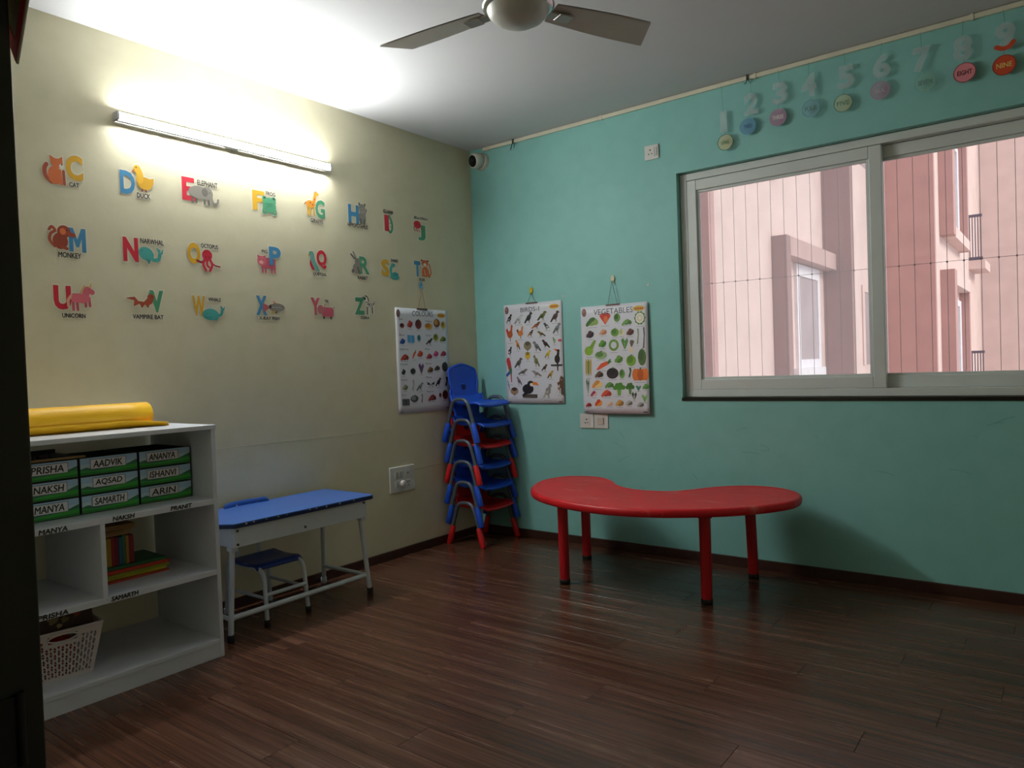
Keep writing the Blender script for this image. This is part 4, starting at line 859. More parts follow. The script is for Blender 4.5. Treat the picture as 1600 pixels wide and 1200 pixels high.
# ================================================================== HANGING NUMBERS
NUMS = [(1, 1.924, 2.567, 1.932, 2.449, 'ONE', '#d9d6a8', .45, 'cream'), (2, 2.085, 2.630, 2.063, 2.510, 'TWO', '#78b0d0', .55, 'blue'), (3, 2.243, 2.650, 2.230, 2.521, 'THREE', '#c29ab5', .55, 'mauve'), (4, 2.395, 2.652, 2.404, 2.528, 'FOUR', '#8fc0d0', .30, 'pale blue'), (5, 2.579, 2.647, 2.564, 2.516, 'FIVE', '#d5dab0', .35, 'pale yellow'), (6, 2.748, 2.656, 2.739, 2.537, 'SIX', '#c9a0bc', .35, 'lilac'), (7, 2.927, 2.641, 2.938, 2.526, 'SEVEN', '#a0d0ba', .18, 'pale green'), (8, 3.098, 2.644, 3.104, 2.528, 'EIGHT', '#e08a94', 1.0, 'pink'), (9, 3.265, 2.654, 3.260, 2.520, 'NINE', '#d4502a', 1.0, 'orange red')]
M_THR = mat('thin_thread', '#4a6a60', 0.8); M_CLEAR = film_mat('clear_digit_film', '#d5e2e2', 0.16); M_EDGE = film_mat('digit_film_rim', '#c9d6dc', 0.22)
for nn, x, z, dx, dz, word, dc, al, cn in NUMS:
    t = thing('hanging_number', f'hanging cut-out number {nn} with a {cn} disc reading its name', 'number', (x, -0.026, z), ROT_BACK, 'hanging numbers above the window')
    ox, oz = dx-x, dz-z; hh = 0.056; hw = 0.015 if nn == 1 else 0.036
    rim = MB(); add_text(rim, str(nn), (-hw, -hh, hw, hh), -0.0006, 0.03, 0.035)
    obj('digit_rim', rim, M_EDGE, t, solid=0.0005)
    dg = MB(); add_text(dg, str(nn), (-hw, -hh, hw, hh), 0.0004, 0.02)
    obj('digit', dg, M_CLEAR, t, solid=0.0005)
    if nn == 9:
        tailm = MB(); stroke(tailm, [(v.x, v.y) for v in arcpts([(-0.034, -0.046, 0), (-0.010, -0.058, 0), (0.016, -0.054, 0), (0.032, -0.036, 0)], 5)], 0.020, 0.0012, None)
        obj('digit_tail', tailm, mat('orange_red_card', '#cf4a26', 0.5), t, label='orange red lower curl of the nine')
    dm = mat('disc_'+word, dc, 0.5) if al == 1.0 else film_mat('disc_film_'+word, dc, al)
    rm = mat('disc_rim_'+word, '#8a2f34' if nn == 8 else '#8a2a18', 0.5) if al == 1.0 else film_mat('disc_film_rim_'+word, '#3f6a62' if nn in (1, 5) else dc, min(.8, al+.15))
    T = Matrix.Translation((ox, oz, 0))
    dd = obj('word_disc', MB().prism(circ(0, 0, 0.043, 0.043, n=32), -0.0006, 0.0006, T), dm, t)
    rg = MB(); R1, R2 = circ(ox, oz, 0.043, 0.043, n=32), circ(ox, oz, 0.0465, 0.0465, n=32)
    rg.add([(p[0], p[1], 0.0007) for p in R1]+[(p[0], p[1], 0.0007) for p in R2], [(i, 32+i, 32+(i+1) % 32, (i+1) % 32) for i in range(32)])
    obj('disc_rim', rg, rm, dd, solid=0.0006)
    wx = 0.030 if len(word) > 3 else 0.023
    tx = MB(); add_text(tx, word, (ox-wx, oz-0.011, ox+wx, oz+0.011), 0.0012, 0.0, bold=0.0006)
    wc = {'EIGHT': '#5a1a24', 'NINE': '#e8d27a', 'ONE': '#5d7a5a', 'TWO': '#35577a', 'THREE': '#e0d8dc', 'SIX': '#e0d8e0'}.get(word, '#7fa69c')
    obj('word', tx, mat('word_ink_'+word, wc, 0.6) if al >= .45 else film_mat('word_film_'+word, wc, .6), dd)
    obj('thread', MB().tube([(0, hh, 0), (0.004*(-1)**nn, 2.772-z, 0.006)], 0.0007, 5).tube([(ox*.3, -hh+0.004, 0), (ox, oz+0.044, 0)], 0.0007, 5), M_THR, t)

# ================================================================== PENNANT IN THE DOORWAY
pn = thing('door_pennant', 'olive cloth pennant with a red border hanging at the top of the doorway', 'pennant', (2.311, -3.735, 1.655))
obj('cloth', MB().prism([(0.0, 0.022), (0.176, 0.30), (-0.176, 0.30)], -0.001, 0.001, Matrix.Rotation(math.radians(90), 4, 'X')), mat('olive_cloth', '#a39a6a', 0.8, bump=0.2, bscale=300), pn)
obj('red_border', MB().prism([(0.0, 0.0), (0.19, 0.30), (0.172, 0.30), (0.0, 0.030), (-0.172, 0.30), (-0.19, 0.30)], -0.002, 0.002, Matrix.Rotation(math.radians(90), 4, 'X')), mat('crimson_border', '#e02430', 0.7), pn)
obj('white_piping', MB().tube([(0.002, 0, -0.003), (0.193, 0, 0.30)], 0.002, 6), mat('white_piping', '#d8cfc4', 0.7), pn)
obj('cord', MB().tube([(-0.25, 0.0, 0.302), (0.3, 0, 0.300), (1.3, 0, 0.302)], 0.0025, 6), mat('cream_cord', '#cfc6ae', 0.8), pn)
obj('cord_nail', MB().tube([(-0.25, -0.02, 0.302), (-0.25, 0.006, 0.302)], 0.003, 6).tube([(1.3, 0.0, 0.302), (1.42, -0.02, 0.302)], 0.003, 6), M_BLACK, pn)

# ================================================================== RED KIDNEY TABLE
TZ = 0.5
OUT = [(0.931, -0.639), (0.868, -0.45), (0.895, -0.29), (0.985, -0.21), (1.13, -0.195), (1.262, -0.28), (1.392, -0.425), (1.55, -0.50), (1.703, -0.487), (1.80, -0.400), (1.862, -0.29), (1.945, -0.190), (2.052, -0.125), (2.18, -0.115), (2.30, -0.180), (2.380, -0.30), (2.395, -0.46), (2.33, -0.615), (2.215, -0.76), (2.081, -0.87), (1.92, -0.965), (1.746, -1.018), (1.565, -1.025), (1.362, -0.985), (1.17, -0.90), (1.03, -0.79)][::-1]
tc_ = (1.62, -0.6)
tb = thing('kidney_table', 'red plastic kidney-shaped children table by the teal wall', 'table', (tc_[0], tc_[1], 0))
def closed_spline(pts, n=6):
    P = [Vector(p) for p in pts]; k = len(P); out = []
    for i in range(k):
        a, b, c, d = P[i-1], P[i], P[(i+1) % k], P[(i+2) % k]
        for j in range(n):
            t = j/n; out.append(0.5*((2*b)+(c-a)*t+(2*a-5*b+4*c-d)*t*t+(3*b-a-3*c+d)*t**3))
    return out
con = closed_spline([(x-tc_[0], y-tc_[1]) for x, y in OUT])
if area([(p.x, p.y) for p in con]) < 0: con = con[::-1]
def inset(d):
    k = len(con); o = []
    for i in range(k):
        t = (con[(i+1) % k]-con[i-1]).normalized(); o.append(con[i]+Vector((-t.y, t.x))*d)
    return o
tm = MB(); rings = []
for d, z in ((0.05, -0.028), (0.024, -0.040), (0.006, -0.042), (0.0, -0.036), (-0.003, -0.020), (0.0, -0.008), (0.005, -0.002), (0.013, 0.0), (0.024, -0.0008), (0.032, -0.003)):
    rings.append([(p.x, p.y, TZ+z) for p in inset(d)])
k = len(con); vs = [p for r in rings for p in r]
tm.add(vs, [(i*k+j, i*k+(j+1) % k, (i+1)*k+(j+1) % k, (i+1)*k+j) for i in range(len(rings)-1) for j in range(k)], True)
tm.add(rings[-1], [tuple(range(k))]); tm.add(rings[0], [tuple(range(k))[::-1]])
def red_top():
    m = mat('worn_red_plastic', '#d01522', 0.42, var=0.05, scale=6)
    nt = m.node_tree; b = nt.nodes['Principled BSDF']; old = b.inputs['Base Color'].links[0].from_socket
    tc = nt.nodes.new('ShaderNodeTexCoord'); mp = nt.nodes.new('ShaderNodeMapping'); mp.inputs['Scale'].default_value = (3.2, 7, 1); mp.inputs['Rotation'].default_value = (0, 0, 0.5)
    nz = nt.nodes.new('ShaderNodeTexNoise'); nz.inputs['Scale'].default_value = 1.6; nz.inputs['Detail'].default_value = 8; nz.inputs['Roughness'].default_value = 0.7
    nt.links.new(tc.outputs['Object'], mp.inputs[0]); nt.links.new(mp.outputs[0], nz.inputs['Vector'])
    rp = nt.nodes.new('ShaderNodeValToRGB'); rp.color_ramp.elements[0].position = 0.56; rp.color_ramp.elements[1].position = 0.78
    mx = nt.nodes.new('ShaderNodeMix'); mx.data_type = 'RGBA'; mx.inputs['B'].default_value = (*lin('#d8786e'), 1)
    nt.links.new(nz.outputs['Fac'], rp.inputs[0]); nt.links.new(rp.outputs[0], mx.inputs['Factor']); nt.links.new(old, mx.inputs['A']); nt.links.new(mx.outputs['Result'], b.inputs['Base Color'])
    return m
M_REDT = red_top(); M_RED = mat('red_plastic', '#b8141e', 0.4, var=0.05)
obj('tabletop', tm, M_REDT, tb)
M_RUB = mat('black_rubber', '#0e0d0c', 0.7)
for (x, y, dx, dy) in ((1.248, -0.807, 0, 0), (1.09, -0.315, 0, 0), (2.037, -0.733, 0, 0), (2.085, -0.195, -0.012, -0.004)):
    x -= tc_[0]; y -= tc_[1]
    lg = obj('leg', MB().tube([(x, y, 0.02), (x+dx, y+dy, 0.46)], [0.027, 0.029], 20).tube([(x+dx, y+dy, 0.43), (x+dx, y+dy, 0.472)], 0.036, 20), M_RED, tb)
    obj('rubber_foot', MB().lathe([(0.025, 0), (0.029, 0.004), (0.029, 0.026), (0.027, 0.028)], 20, Matrix.Translation((x, y, 0))), M_RUB, lg)

# ================================================================== STACKED CHILDREN CHAIRS
M_CB = mat('blue_plastic', '#1a52d0', 0.38, var=0.05); M_CR = mat('scarlet_plastic', '#cc1a1e', 0.38, var=0.05); M_GT = mat('grey_steel_tube', '#5c6672', 0.35, 0.3, var=0.03)
CHW = 0.19            # half distance between the two side frames
def kid_chair(col):
    """origin on the floor under the middle of the seat; sits facing +x"""
    m = M_CB if col == 'blue' else M_CR
    t = thing('children_chair', '', 'chair')
    for s in (-1, 1):
        y = s*CHW
        pts = [(-0.148, y*1.03, 0.02), (-0.098, y, 0.185)] + [(-0.052-0.014*math.cos(a)*1.0+0.002, y, 0.262+0.028*math.sin(a)) for a in (0.2, 0.8, 1.4)]
        pts = [(-0.148, y*1.03, 0.015), (-0.095, y, 0.19), (-0.080, y, 0.238), (-0.066, y, 0.268), (-0.046, y, 0.286), (-0.02, y, 0.292), (0.02, y, 0.292), (0.046, y, 0.286), (0.066, y, 0.268), (0.080, y, 0.238), (0.095, y, 0.19), (0.148, y*1.03, 0.015)]
        fr = obj('side_frame', MB().tube(pts, 0.0125, 12), M_GT, t)
        for e in (-1, 1):
            a = Vector((e*0.1515, y*1.032, 0.0)); b = Vector((e*0.112, y*1.006, 0.13))
            obj('foot_sleeve', MB().tube([a, a.lerp(b, 0.04), a.lerp(b, 0.5), a.lerp(b, 0.96), b], [0.017, 0.020, 0.0205, 0.0185, 0.0155], 14), m, fr)
    W2 = 0.165
    def seat(u, v):
        x = -0.112+0.262*u; y = (v*2-1)*W2*(1-0.10*u**3)
        z = 0.262 + 0.010*(2*v-1)**2 - 0.012*math.sin(math.pi*u)
        if u > 0.8: z -= 0.55*(u-0.8)**2
        if u < 0.08: z += 0.6*(0.08-u)
        return (x, y, z)
    obj('seat', MB().grid(seat, 16, 12), m, t, solid=0.006)
    fl = MB()                              # rolled front lip and side skirts
    fl.tube([seat(1.0, v/12) for v in range(13)], 0.010, 8)
    fl.tube([seat(u/12, 0.0) for u in range(13)], 0.008, 8); fl.tube([seat(u/12, 1.0) for u in range(13)], 0.008, 8)
    obj('seat_rim', fl, m, t)
    def hw(v): return 0.143 - 0.020*math.exp(-((v-0.28)/0.14)**2) - (0.055*max(0, (v-0.86)/0.14)**2.2)
    def back(u, v):
        s = u*2-1; z = 0.255+0.275*v
        zz = z - 0.018*(s**2)*max(0, (v-0.75)/0.25)
        return (-0.108-0.150*(z-0.255) - 0.012*(1-s*s)*math.sin(math.pi*min(1, v*1.1)), s*hw(v), zz)
    bk = obj('backrest', MB().grid(back, 14, 16), m, t, solid=0.006)
    edge = [back(0, v/16) for v in range(17)] + [back(u/14, 1) for u in range(1, 15)] + [back(1, 1-v/16) for v in range(1, 17)]
    obj('backrest_rim', MB().tube(edge, 0.008, 8), m, bk)
    p = back(0.5, 0.42)
    obj('badge', MB().box(p[0]+0.003, p[0]+0.008, -0.018, 0.018, p[2]-0.018, p[2]+0.018, Matrix.Identity(4)), mat('navy_badge', '#0b1f5c', 0.5), bk, bevel=0.003)
    return t
PITCH = 0.1415
ch_b = kid_chair('blue'); ch_r = kid_chair('red'); used = set()
STACK = [('red', 'red children chair at the very bottom of the corner stack, standing on the floor'), ('blue', 'blue children chair second from the bottom of the corner stack'), ('blue', 'blue children chair third from the bottom, right under the upper red one'), ('red', 'red children chair in the upper half of the corner stack, fourth from the bottom'), ('blue', 'blue children chair second from the top of the corner stack'), ('blue', 'blue children chair on top of the corner stack with its whole backrest showing')]
for i, (c, lab) in enumerate(STACK):
    src = ch_b if c == 'blue' else ch_r
    o = src if c not in used else copy_tree(src); used.add(c)
    o.location = (0.194+0.004*math.sin(i*2.1), -0.232+0.004*math.cos(i*1.7), PITCH*i)
    o.rotation_euler = (0, 0, math.radians([0.5, -1, 0.8, -0.6, 0.4, -1.0][i]))
    tag(o, lab, 'chair', 'stacked children chairs')

# ================================================================== BLUE-TOPPED DESK AND ITS CHAIR
M_WT = mat('white_powder_coat', '#c9d2da', 0.35, var=0.03); M_DT = mat('light_blue_laminate', '#3f66b0', 0.35, var=0.05); M_DE = mat('navy_edge_band', '#0e2450', 0.4); M_NAVY = mat('navy_blue_board', '#1c3a8c', 0.35, var=0.08)
M_SCR = mat('steel_bolt', '#55585c', 0.4, 0.6)
dk = thing('school_desk', 'small school desk with blue top and white steel frame by the cream wall', 'desk', (0.25, -1.915, 0))
DXF, DXB, DYL, DYR = 0.222, -0.205, -0.445, 0.447
c_ = 0.06
top = [(DXB, DYL), (DXF-0.075, DYL), (DXF, DYL+0.05), (DXF, DYR-0.03), (DXF-0.01, DYR-0.01), (DXF-0.03, DYR), (DXB, DYR)]
tp_ = obj('desk_top', MB().prism(top, 0.534, 0.541), M_DT, dk)
obj('edge_band', MB().prism([(x*1.006, y*1.003) for x, y in top], 0.520, 0.5365), M_DE, tp_, bevel=0.003)
ch = MB(); random.seed(3)
for kx in range(11):
    y = random.uniform(-0.35, 0.42); l = random.uniform(0.003, 0.010); ch.box(DXF*1.006-0.0015, DXF*1.006+0.0012, y, y+l, 0.531+random.uniform(-.003, .003), 0.5368)
obj('chipped_edge', ch, mat('bare_chipboard', '#b9b4a4', 0.8), tp_)
ap = MB().box(0.198, 0.210, -0.395, 0.392, 0.428, 0.520).box(-0.16, 0.198, -0.395, -0.387, 0.428, 0.520).box(-0.16, 0.198, 0.384, 0.392, 0.428, 0.520).box(-0.16, -0.15, -0.387, 0.384, 0.428, 0.520).box(-0.15, 0.198, -0.387, 0.384, 0.428, 0.434)
bx_ = obj('book_box', ap, M_WT, dk, bevel=0.003)
for y, z in ((-0.375, 0.505), (-0.375, 0.442), (-0.005, 0.452), (0.374, 0.508)):
    obj('bolt', MB().tube([(0.210, y, z), (0.2145, y, z)], 0.006, 10), M_SCR, bx_)
for sy in (-1, 1):
    yt, yb = sy*0.382+(0.0), sy*0.415
    f1 = obj('front_leg', MB().tube([(0.186, yb, 0.02), (0.172, yt, 0.40), (0.170, yt, 0.43)], 0.0125, 12), M_WT, dk)
    obj('rubber_foot', MB().lathe([(0.014, 0), (0.0165, 0.003), (0.0165, 0.035), (0.0145, 0.036)], 14, Matrix.Translation((0.187, yb, 0))), M_RUB, f1)
    f2 = obj('rear_leg', MB().tube([(-0.205, yb, 0.02), (-0.150, yt, 0.47), (-0.148, yt, 0.52)], 0.0125, 12), M_WT, dk)
    obj('rubber_foot', MB().lathe([(0.014, 0), (0.0165, 0.003), (0.0165, 0.035), (0.0145, 0.036)], 14, Matrix.Translation((-0.206, yb, 0))), M_WT, f2)
    obj('side_stretcher', MB().tube([(0.174, sy*0.408, 0.105), (-0.196, sy*0.408, 0.105)], 0.0105, 12), M_WT, dk)
    obj('leg_bracket', MB().box(0.155, 0.195, yt-0.016, yt+0.016, 0.410, 0.428), M_WT, dk, bevel=0.002)
obj('front_stretcher', MB().tube([(0.174, -0.408, 0.105), (0.174, 0.408, 0.105)], 0.0125, 12), M_WT, dk)

sc = thing('school_chair', 'small school chair with navy seat tucked under the blue desk', 'chair', (0.21, -1.985, 0))
def cseat(u, v):
    x = -0.115+0.24*u; y = (2*v-1)*0.130
    z = 0.283-0.010*math.sin(math.pi*u)
    if u > 0.85: z -= 0.9*(u-0.85)**2
    return (x, y, z)
obj('seat', MB().grid(cseat, 12, 8), M_NAVY, sc, solid=0.010)
for sy in (-1, 1):
    y = sy*0.115
    f = obj('front_leg', MB().tube([(-0.15, y, 0.268), (0.08, y, 0.268), (0.125, y, 0.262), (0.148, y, 0.245), (0.158, y, 0.215), (0.174, y*1.04, 0.02)], 0.0105, 12), M_WT, sc)
    obj('rubber_foot', MB().lathe([(0.012, 0), (0.0145, 0.003), (0.0145, 0.028), (0.0125, 0.029)], 14, Matrix.Translation((0.175, y*1.045, 0))), M_RUB, f)
    r = obj('rear_leg', MB().tube([(-0.165, y*1.1, 0.02), (-0.145, y, 0.268)], 0.0105, 12), M_WT, sc)
    obj('rubber_foot', MB().lathe([(0.012, 0), (0.0145, 0.003), (0.0145, 0.028), (0.0125, 0.029)], 14, Matrix.Translation((-0.166, y*1.1, 0))), M_WT, r)
    obj('side_rail', MB().tube([(0.163, y*1.02, 0.13), (-0.155, y*1.05, 0.13)], 0.008, 10), M_WT, sc)
    obj('back_post', MB().tube([(-0.145, y*.55, 0.268), (-0.155, y*.55, 0.34), (-0.163, y*.55, 0.55)], 0.010, 12), M_WT, sc)
obj('front_rail', MB().tube([(0.165, -0.117, 0.145), (0.165, 0.117, 0.145)], 0.0095, 12), M_WT, sc)
obj('rear_rail', MB().tube([(-0.145, -0.115, 0.268), (-0.145, 0.115, 0.268)], 0.0105, 12), M_WT, sc)
def cback(u, v):
    s = 2*u-1; r = 1-0.16*max(0, abs(s)-0.86)/0.14 if v in (0, 1) else 1
    return (-0.148+0.018*s*s, s*0.128-0.008, 0.466+0.100*(0.5+(v-0.5)*(1-0.35*max(0, (abs(s)-0.85)/0.15)**2)))
bk = obj('backrest', MB().grid(cback, 20, 6), mat('bright_blue_board', '#1f4f9c', 0.35, var=0.06), sc, solid=0.010)
for y in (-0.062, 0.062):
    obj('rivet', MB().tube([(-0.145, y, 0.545), (-0.138, y, 0.545)], 0.005, 10), M_WT, bk)

# ================================================================== SHELF UNIT
M_LAM = mat('pale_grey_laminate', '#d2d7e4', 0.38, var=0.03, scale=3)
XF, XB, YR, YL = 0.55, 0.02, -2.43, -3.40
sh = thing('open_shelf_unit', 'pale grey open shelf unit against the cream wall', 'shelf', (XB, (YR+YL)/2, 0))
yo = (YR+YL)/2
def sbox(name, x0, x1, y0, y1, z0, z1, par=None, lab=None): return obj(name, MB().box(x0-XB, x1-XB, y0-yo, y1-yo, z0, z1), M_LAM, par or sh, bevel=0.0012, label=lab)
sbox('side_panel', XB, XF, YR-0.018, YR, 0, 0.985); sbox('side_panel', XB, XF, YL, YL+0.018, 0, 0.985)
sbox('top_board', XB, XF+0.004, YL-0.004, YR+0.004, 0.985, 1.003)
s1 = sbox('shelf_board', XB, XF-0.001, YL+0.018, YR-0.018, 0.663, 0.686)
s2 = sbox('shelf_board', XB, XF-0.001, YL+0.018, YR-0.018, 0.358, 0.381)
sbox('divider', XB, XF-0.002, -2.912, -2.894, 0.381, 0.663)
sbox('bottom_board', XB, XF-0.001, YL+0.018, YR-0.018, 0.062, 0.080)
sbox('plinth', XF-0.020, XF-0.004, YL+0.018, YR-0.018, 0.0, 0.062)
def edge_name(s, yc, z, board, w=None):
    w = w or 0.0165*len(s)
    tx = MB(); add_text(tx, s, (0, 0, w, 0.0165), 0.0004, 0.0, shear=0.15, bold=0.0011)
    M = Matrix.Translation((XF-XB, yc-w/2-yo, z-0.008)) @ ROT_LEFT.to_matrix().to_4x4()
    tx.v = [tuple(M @ Vector(p)) for p in tx.v]; obj('written_name', tx, M_INK, board)
edge_name('MANYA', -3.073, 0.6735, s1, 0.094); edge_name('NAKSH', -2.826, 0.676, s1, 0.080); edge_name('PRANIT', -2.594, 0.6755, s1, 0.088)
edge_name('SAMARTH', -2.835, 0.371, s2, 0.100); edge_name('PRISHA', -3.087, 0.369, s2, 0.100)

# nine name bins
M_BIN = mat('dark_green_bin', '#141c17', 0.5); M_TAG = mat('white_name_tag', '#e6e5ee', 0.5, var=0.01)
BINS = [['PRISHA', 'NAKSH', 'MANYA'], ['AADVIK', 'AQSAD', 'SAMARTH'], ['ANANYA', 'ISHANVI', 'ARIN']]
BY = [(-3.146, -2.920), (-2.913, -2.688), (-2.681, -2.456)]
ROWN = ['top', 'middle', 'bottom']; COLN = ['left', 'centre', 'right']
for ci, colm in enumerate(BINS):
    for ri, nm in enumerate(colm):
        y0, y1 = BY[ci]; z0 = 0.6865+0.0745*(2-ri); w = y1-y0; h = 0.073
        xf = 0.388+[0.012, 0.006, 0][ci]
        t = thing('storage_bin', f'landscape-printed storage bin in the {ROWN[ri]} row, {COLN[ci]} column of the shelf', 'storage bin', (xf, (y0+y1)/2, z0), None, 'name-tagged storage bins')
        D = 0.30; q_ = 0.004
        obj('body', MB().box(-D, -q_, -w/2, w/2, 0, q_).box(-D, -q_, -w/2, -w/2+q_, 0, h-.003).box(-D, -q_, w/2-q_, w/2, 0, h-.003).box(-D, -D+q_, -w/2, w/2, 0, h-.003).box(-q_, 0, -w/2, w/2, 0, h), M_BIN, t, bevel=0.001)
        pm = MB(); a, b = -w/2+0.003, w/2-0.003; g = lambda pts, z, c: flat(pm, pts, z, c)
        e = 0.003
        g([(a, e), (b, e), (b, h-e), (a, h-e)], 0.0003, '#c3dcee')
        g([(a, h*.62), (b, h*.62), (b, h-e), (a, h-e)], 0.0004, '#a9cdec')
        g([(a, e), (b, e), (b, h*.62), (b-w*.05, h*.58), (b-w*.16, h*.44), (b-w*.24, h*.36), (a+w*.2, h*.36), (a+w*.1, h*.46), (a, h*.38)], 0.0005, '#3a7a5a')
        g([(a, e), (b, e), (b, h*.40), (b-w*.2, h*.34), (a+w*.25, h*.22), (a, h*.30)], 0.0006, '#3aa83e')
        g([(a, e), (b, e), (b, h*.18), (a+w*.5, h*.14), (a, h*.20)], 0.0007, '#2a8434')
        M = ROT_LEFT.to_matrix().to_4x4()
        pm.v = [tuple(M @ Vector(p)) for p in pm.v]; obj('front_print', pm, PRINT, t)
        ox = [0.008, -0.004, -0.012][ci]; tw = 0.068 if len(nm) > 5 else 0.062
        tg = MB().box(0.0006, 0.0016, ox-tw, ox+tw, h*.34, h*.86)
        tgo = obj('name_tag', tg, M_TAG, t)
        bdm = MB()
        stroke(bdm, [(ox-tw, h*.34), (ox+tw, h*.34), (ox+tw, h*.86), (ox-tw, h*.86)], 0.0016, 0.0018, None, closed=True)
        add_text(bdm, nm, (ox-tw*.86, h*.42, ox+tw*.78, h*.78), 0.0021, 0.0, shear=0.12, bold=0.0007)
        bdm.v = [tuple(M @ Vector(p)) for p in bdm.v]; obj('lettering', bdm, M_INK, tgo)
by = thing('black_tray', 'flat black tray with a tan wooden edge lying on the left bins', 'tray', (0.25, -3.03, 0.911))
obj('board', MB().box(-0.13, 0.140, -0.11, 0.135, 0.0, 0.006).box(-0.13, 0.140, -0.11, -0.104, 0.006, 0.022).box(-0.13, -0.124, -0.104, 0.135, 0.006, 0.022), M_BLACK, by, bevel=0.001)
obj('wood_edge', MB().box(0.140, 0.147, -0.11, 0.140, 0.0, 0.008), mat('tan_wood_edge', '#9a7a4c', 0.6), by)
for i, (x, y) in enumerate(((0.06, -0.06), (0.10, -0.03), (0.07, 0.0), (0.11, 0.03))):
    obj('glass_bead', MB().lathe([(0, 0.0), (0.006, 0.003), (0.008, 0.009), (0.005, 0.014), (0, 0.016)], 10, Matrix.Translation((x, y, 0.006))), mat('dark_glass_bead', '#1a1f24', 0.08), by)

# yellow chart paper roll on top
yr = thing('yellow_paper_roll', 'big loose roll of yellow chart paper on top of the shelf unit', 'paper roll', (0.27, -2.93, 1.0035))
def spiral(u, v):
    a = -math.pi*0.5 - u*math.pi*2*2.3; r = 0.054-0.0085*u
    yy = -0.40+v*0.745+0.012*u*(1 if v > .5 else -1)
    return (r*math.cos(a), yy, 0.054+r*math.sin(a))
M_YP = mat('yellow_chart_paper', '#ffc216', 0.5, var=0.03, scale=4)
obj('rolled_sheet', MB().grid(spiral, 90, 6), M_YP, yr, solid=0.0008)
def flap(u, v):
    a = -math.pi/2 + u*1.15; r = 0.0585 + 0.03*u*max(0, v-0.8)/0.2
    return (r*math.cos(a), -0.38+v*(0.83-0.05*u), max(0.0012, 0.0595+r*math.sin(a)-0.006*u*max(0, v-0.8)/0.2))
obj('loose_flap', MB().grid(flap, 8, 14), M_YP, yr, solid=0.0008)

# books in the right middle compartment
ZS = 0.3812
FLAT = [('#b8442a', 'thin red-brown folder at the bottom of the flat pile on the shelf', 0.008, 0.31, 0.02), ('#c9c02a', 'yellow-green folder second from the bottom of the flat pile on the shelf', 0.012, 0.305, 0.0), ('#8f9a1f', 'olive folder in the middle of the flat pile on the shelf', 0.011, 0.31, 0.012), ('#c93a1c', 'orange red book near the top of the flat pile on the shelf', 0.014, 0.312, 0.004), ('#1f6a3a', 'dark green book on top of the flat pile on the shelf', 0.011, 0.300, -0.006)]
z = ZS
for i, (c, lab, th, ln, dx) in enumerate(FLAT):
    t = thing('flat_book', lab, 'book', (0.24+dx, -2.72+0.003*i, z), (0, 0, math.radians([1.5, -1, 2, 0, -2][i])), 'pile of flat books on the shelf')
    m = mat('book_cover_'+c, c, 0.5)
    obj('cover', MB().box(-0.11, 0.11, -ln/2, ln/2, 0, 0.0018).box(-0.11, 0.11, -ln/2, ln/2, th-0.0018, th).box(0.107, 0.11, -ln/2, ln/2, 0.0018, th-0.0018), m, t)
    obj('pages', MB().box(-0.106, 0.107, -ln/2+0.003, ln/2-0.003, 0.0018, th-0.0018), mat('cream_pages', '#c9c3a8', 0.8), t)
    z += th+0.0004
SP = [('#5a1420', 'dark maroon'), ('#8f1a22', 'crimson'), ('#b8a02a', 'mustard'), ('#c99a2a', 'amber'), ('#a01a24', 'red'), ('#7a1620', 'wine red'), ('#2f5f8a', 'blue'), ('#3a7a3a', 'green'), ('#b87a34', 'tan orange'), ('#8a1a22', 'deep red')]
y = -2.845; zb = z
for i, (c, nm) in enumerate(SP):
    th = [0.024, 0.018, 0.012, 0.012, 0.015, 0.014, 0.015, 0.013, 0.013, 0.020][i]
    t = thing('upright_book', f'small upright book with a {nm} spine on the flat pile', 'book', (0.255, y+th/2, zb), None, 'upright row of small books')
    m = mat('spine_'+c, c, 0.5); hgt = 0.118+0.003*math.sin(i*2)
    obj('cover', MB().box(-0.065, 0.066, -th/2+.0004, -th/2+.0018, 0, hgt).box(-0.065, 0.066, th/2-.0018, th/2-.0004, 0, hgt).box(0.063, 0.066, -th/2+.0018, th/2-.0018, 0, hgt), m, t)
    obj('pages', MB().box(-0.063, 0.063, -th/2+.0018, th/2-.0018, 0.003, hgt-.003), mat('cream_pages', '#c9c3a8', 0.8), t)
    y += th+0.0004
for i in range(2):
    t = thing('wooden_tray', ['lower of two thin tan wooden boxes on the upright books', 'upper of two thin tan wooden boxes on the upright books'][i], 'box', (0.26, -2.765+0.022*i, zb+0.1225+0.0225*i), (0, 0, math.radians(3-6*i)))
    obj('box_body', MB().box(-0.05, 0.06, -0.068, 0.068, 0, 0.015), mat('tan_wood', '#a5814a', 0.6, var=0.15), t, bevel=0.002)
    obj('box_lid', MB().box(-0.052, 0.062, -0.07, 0.07, 0.0155, 0.0215), mat('tan_wood', '#a5814a', 0.6), t, bevel=0.002)

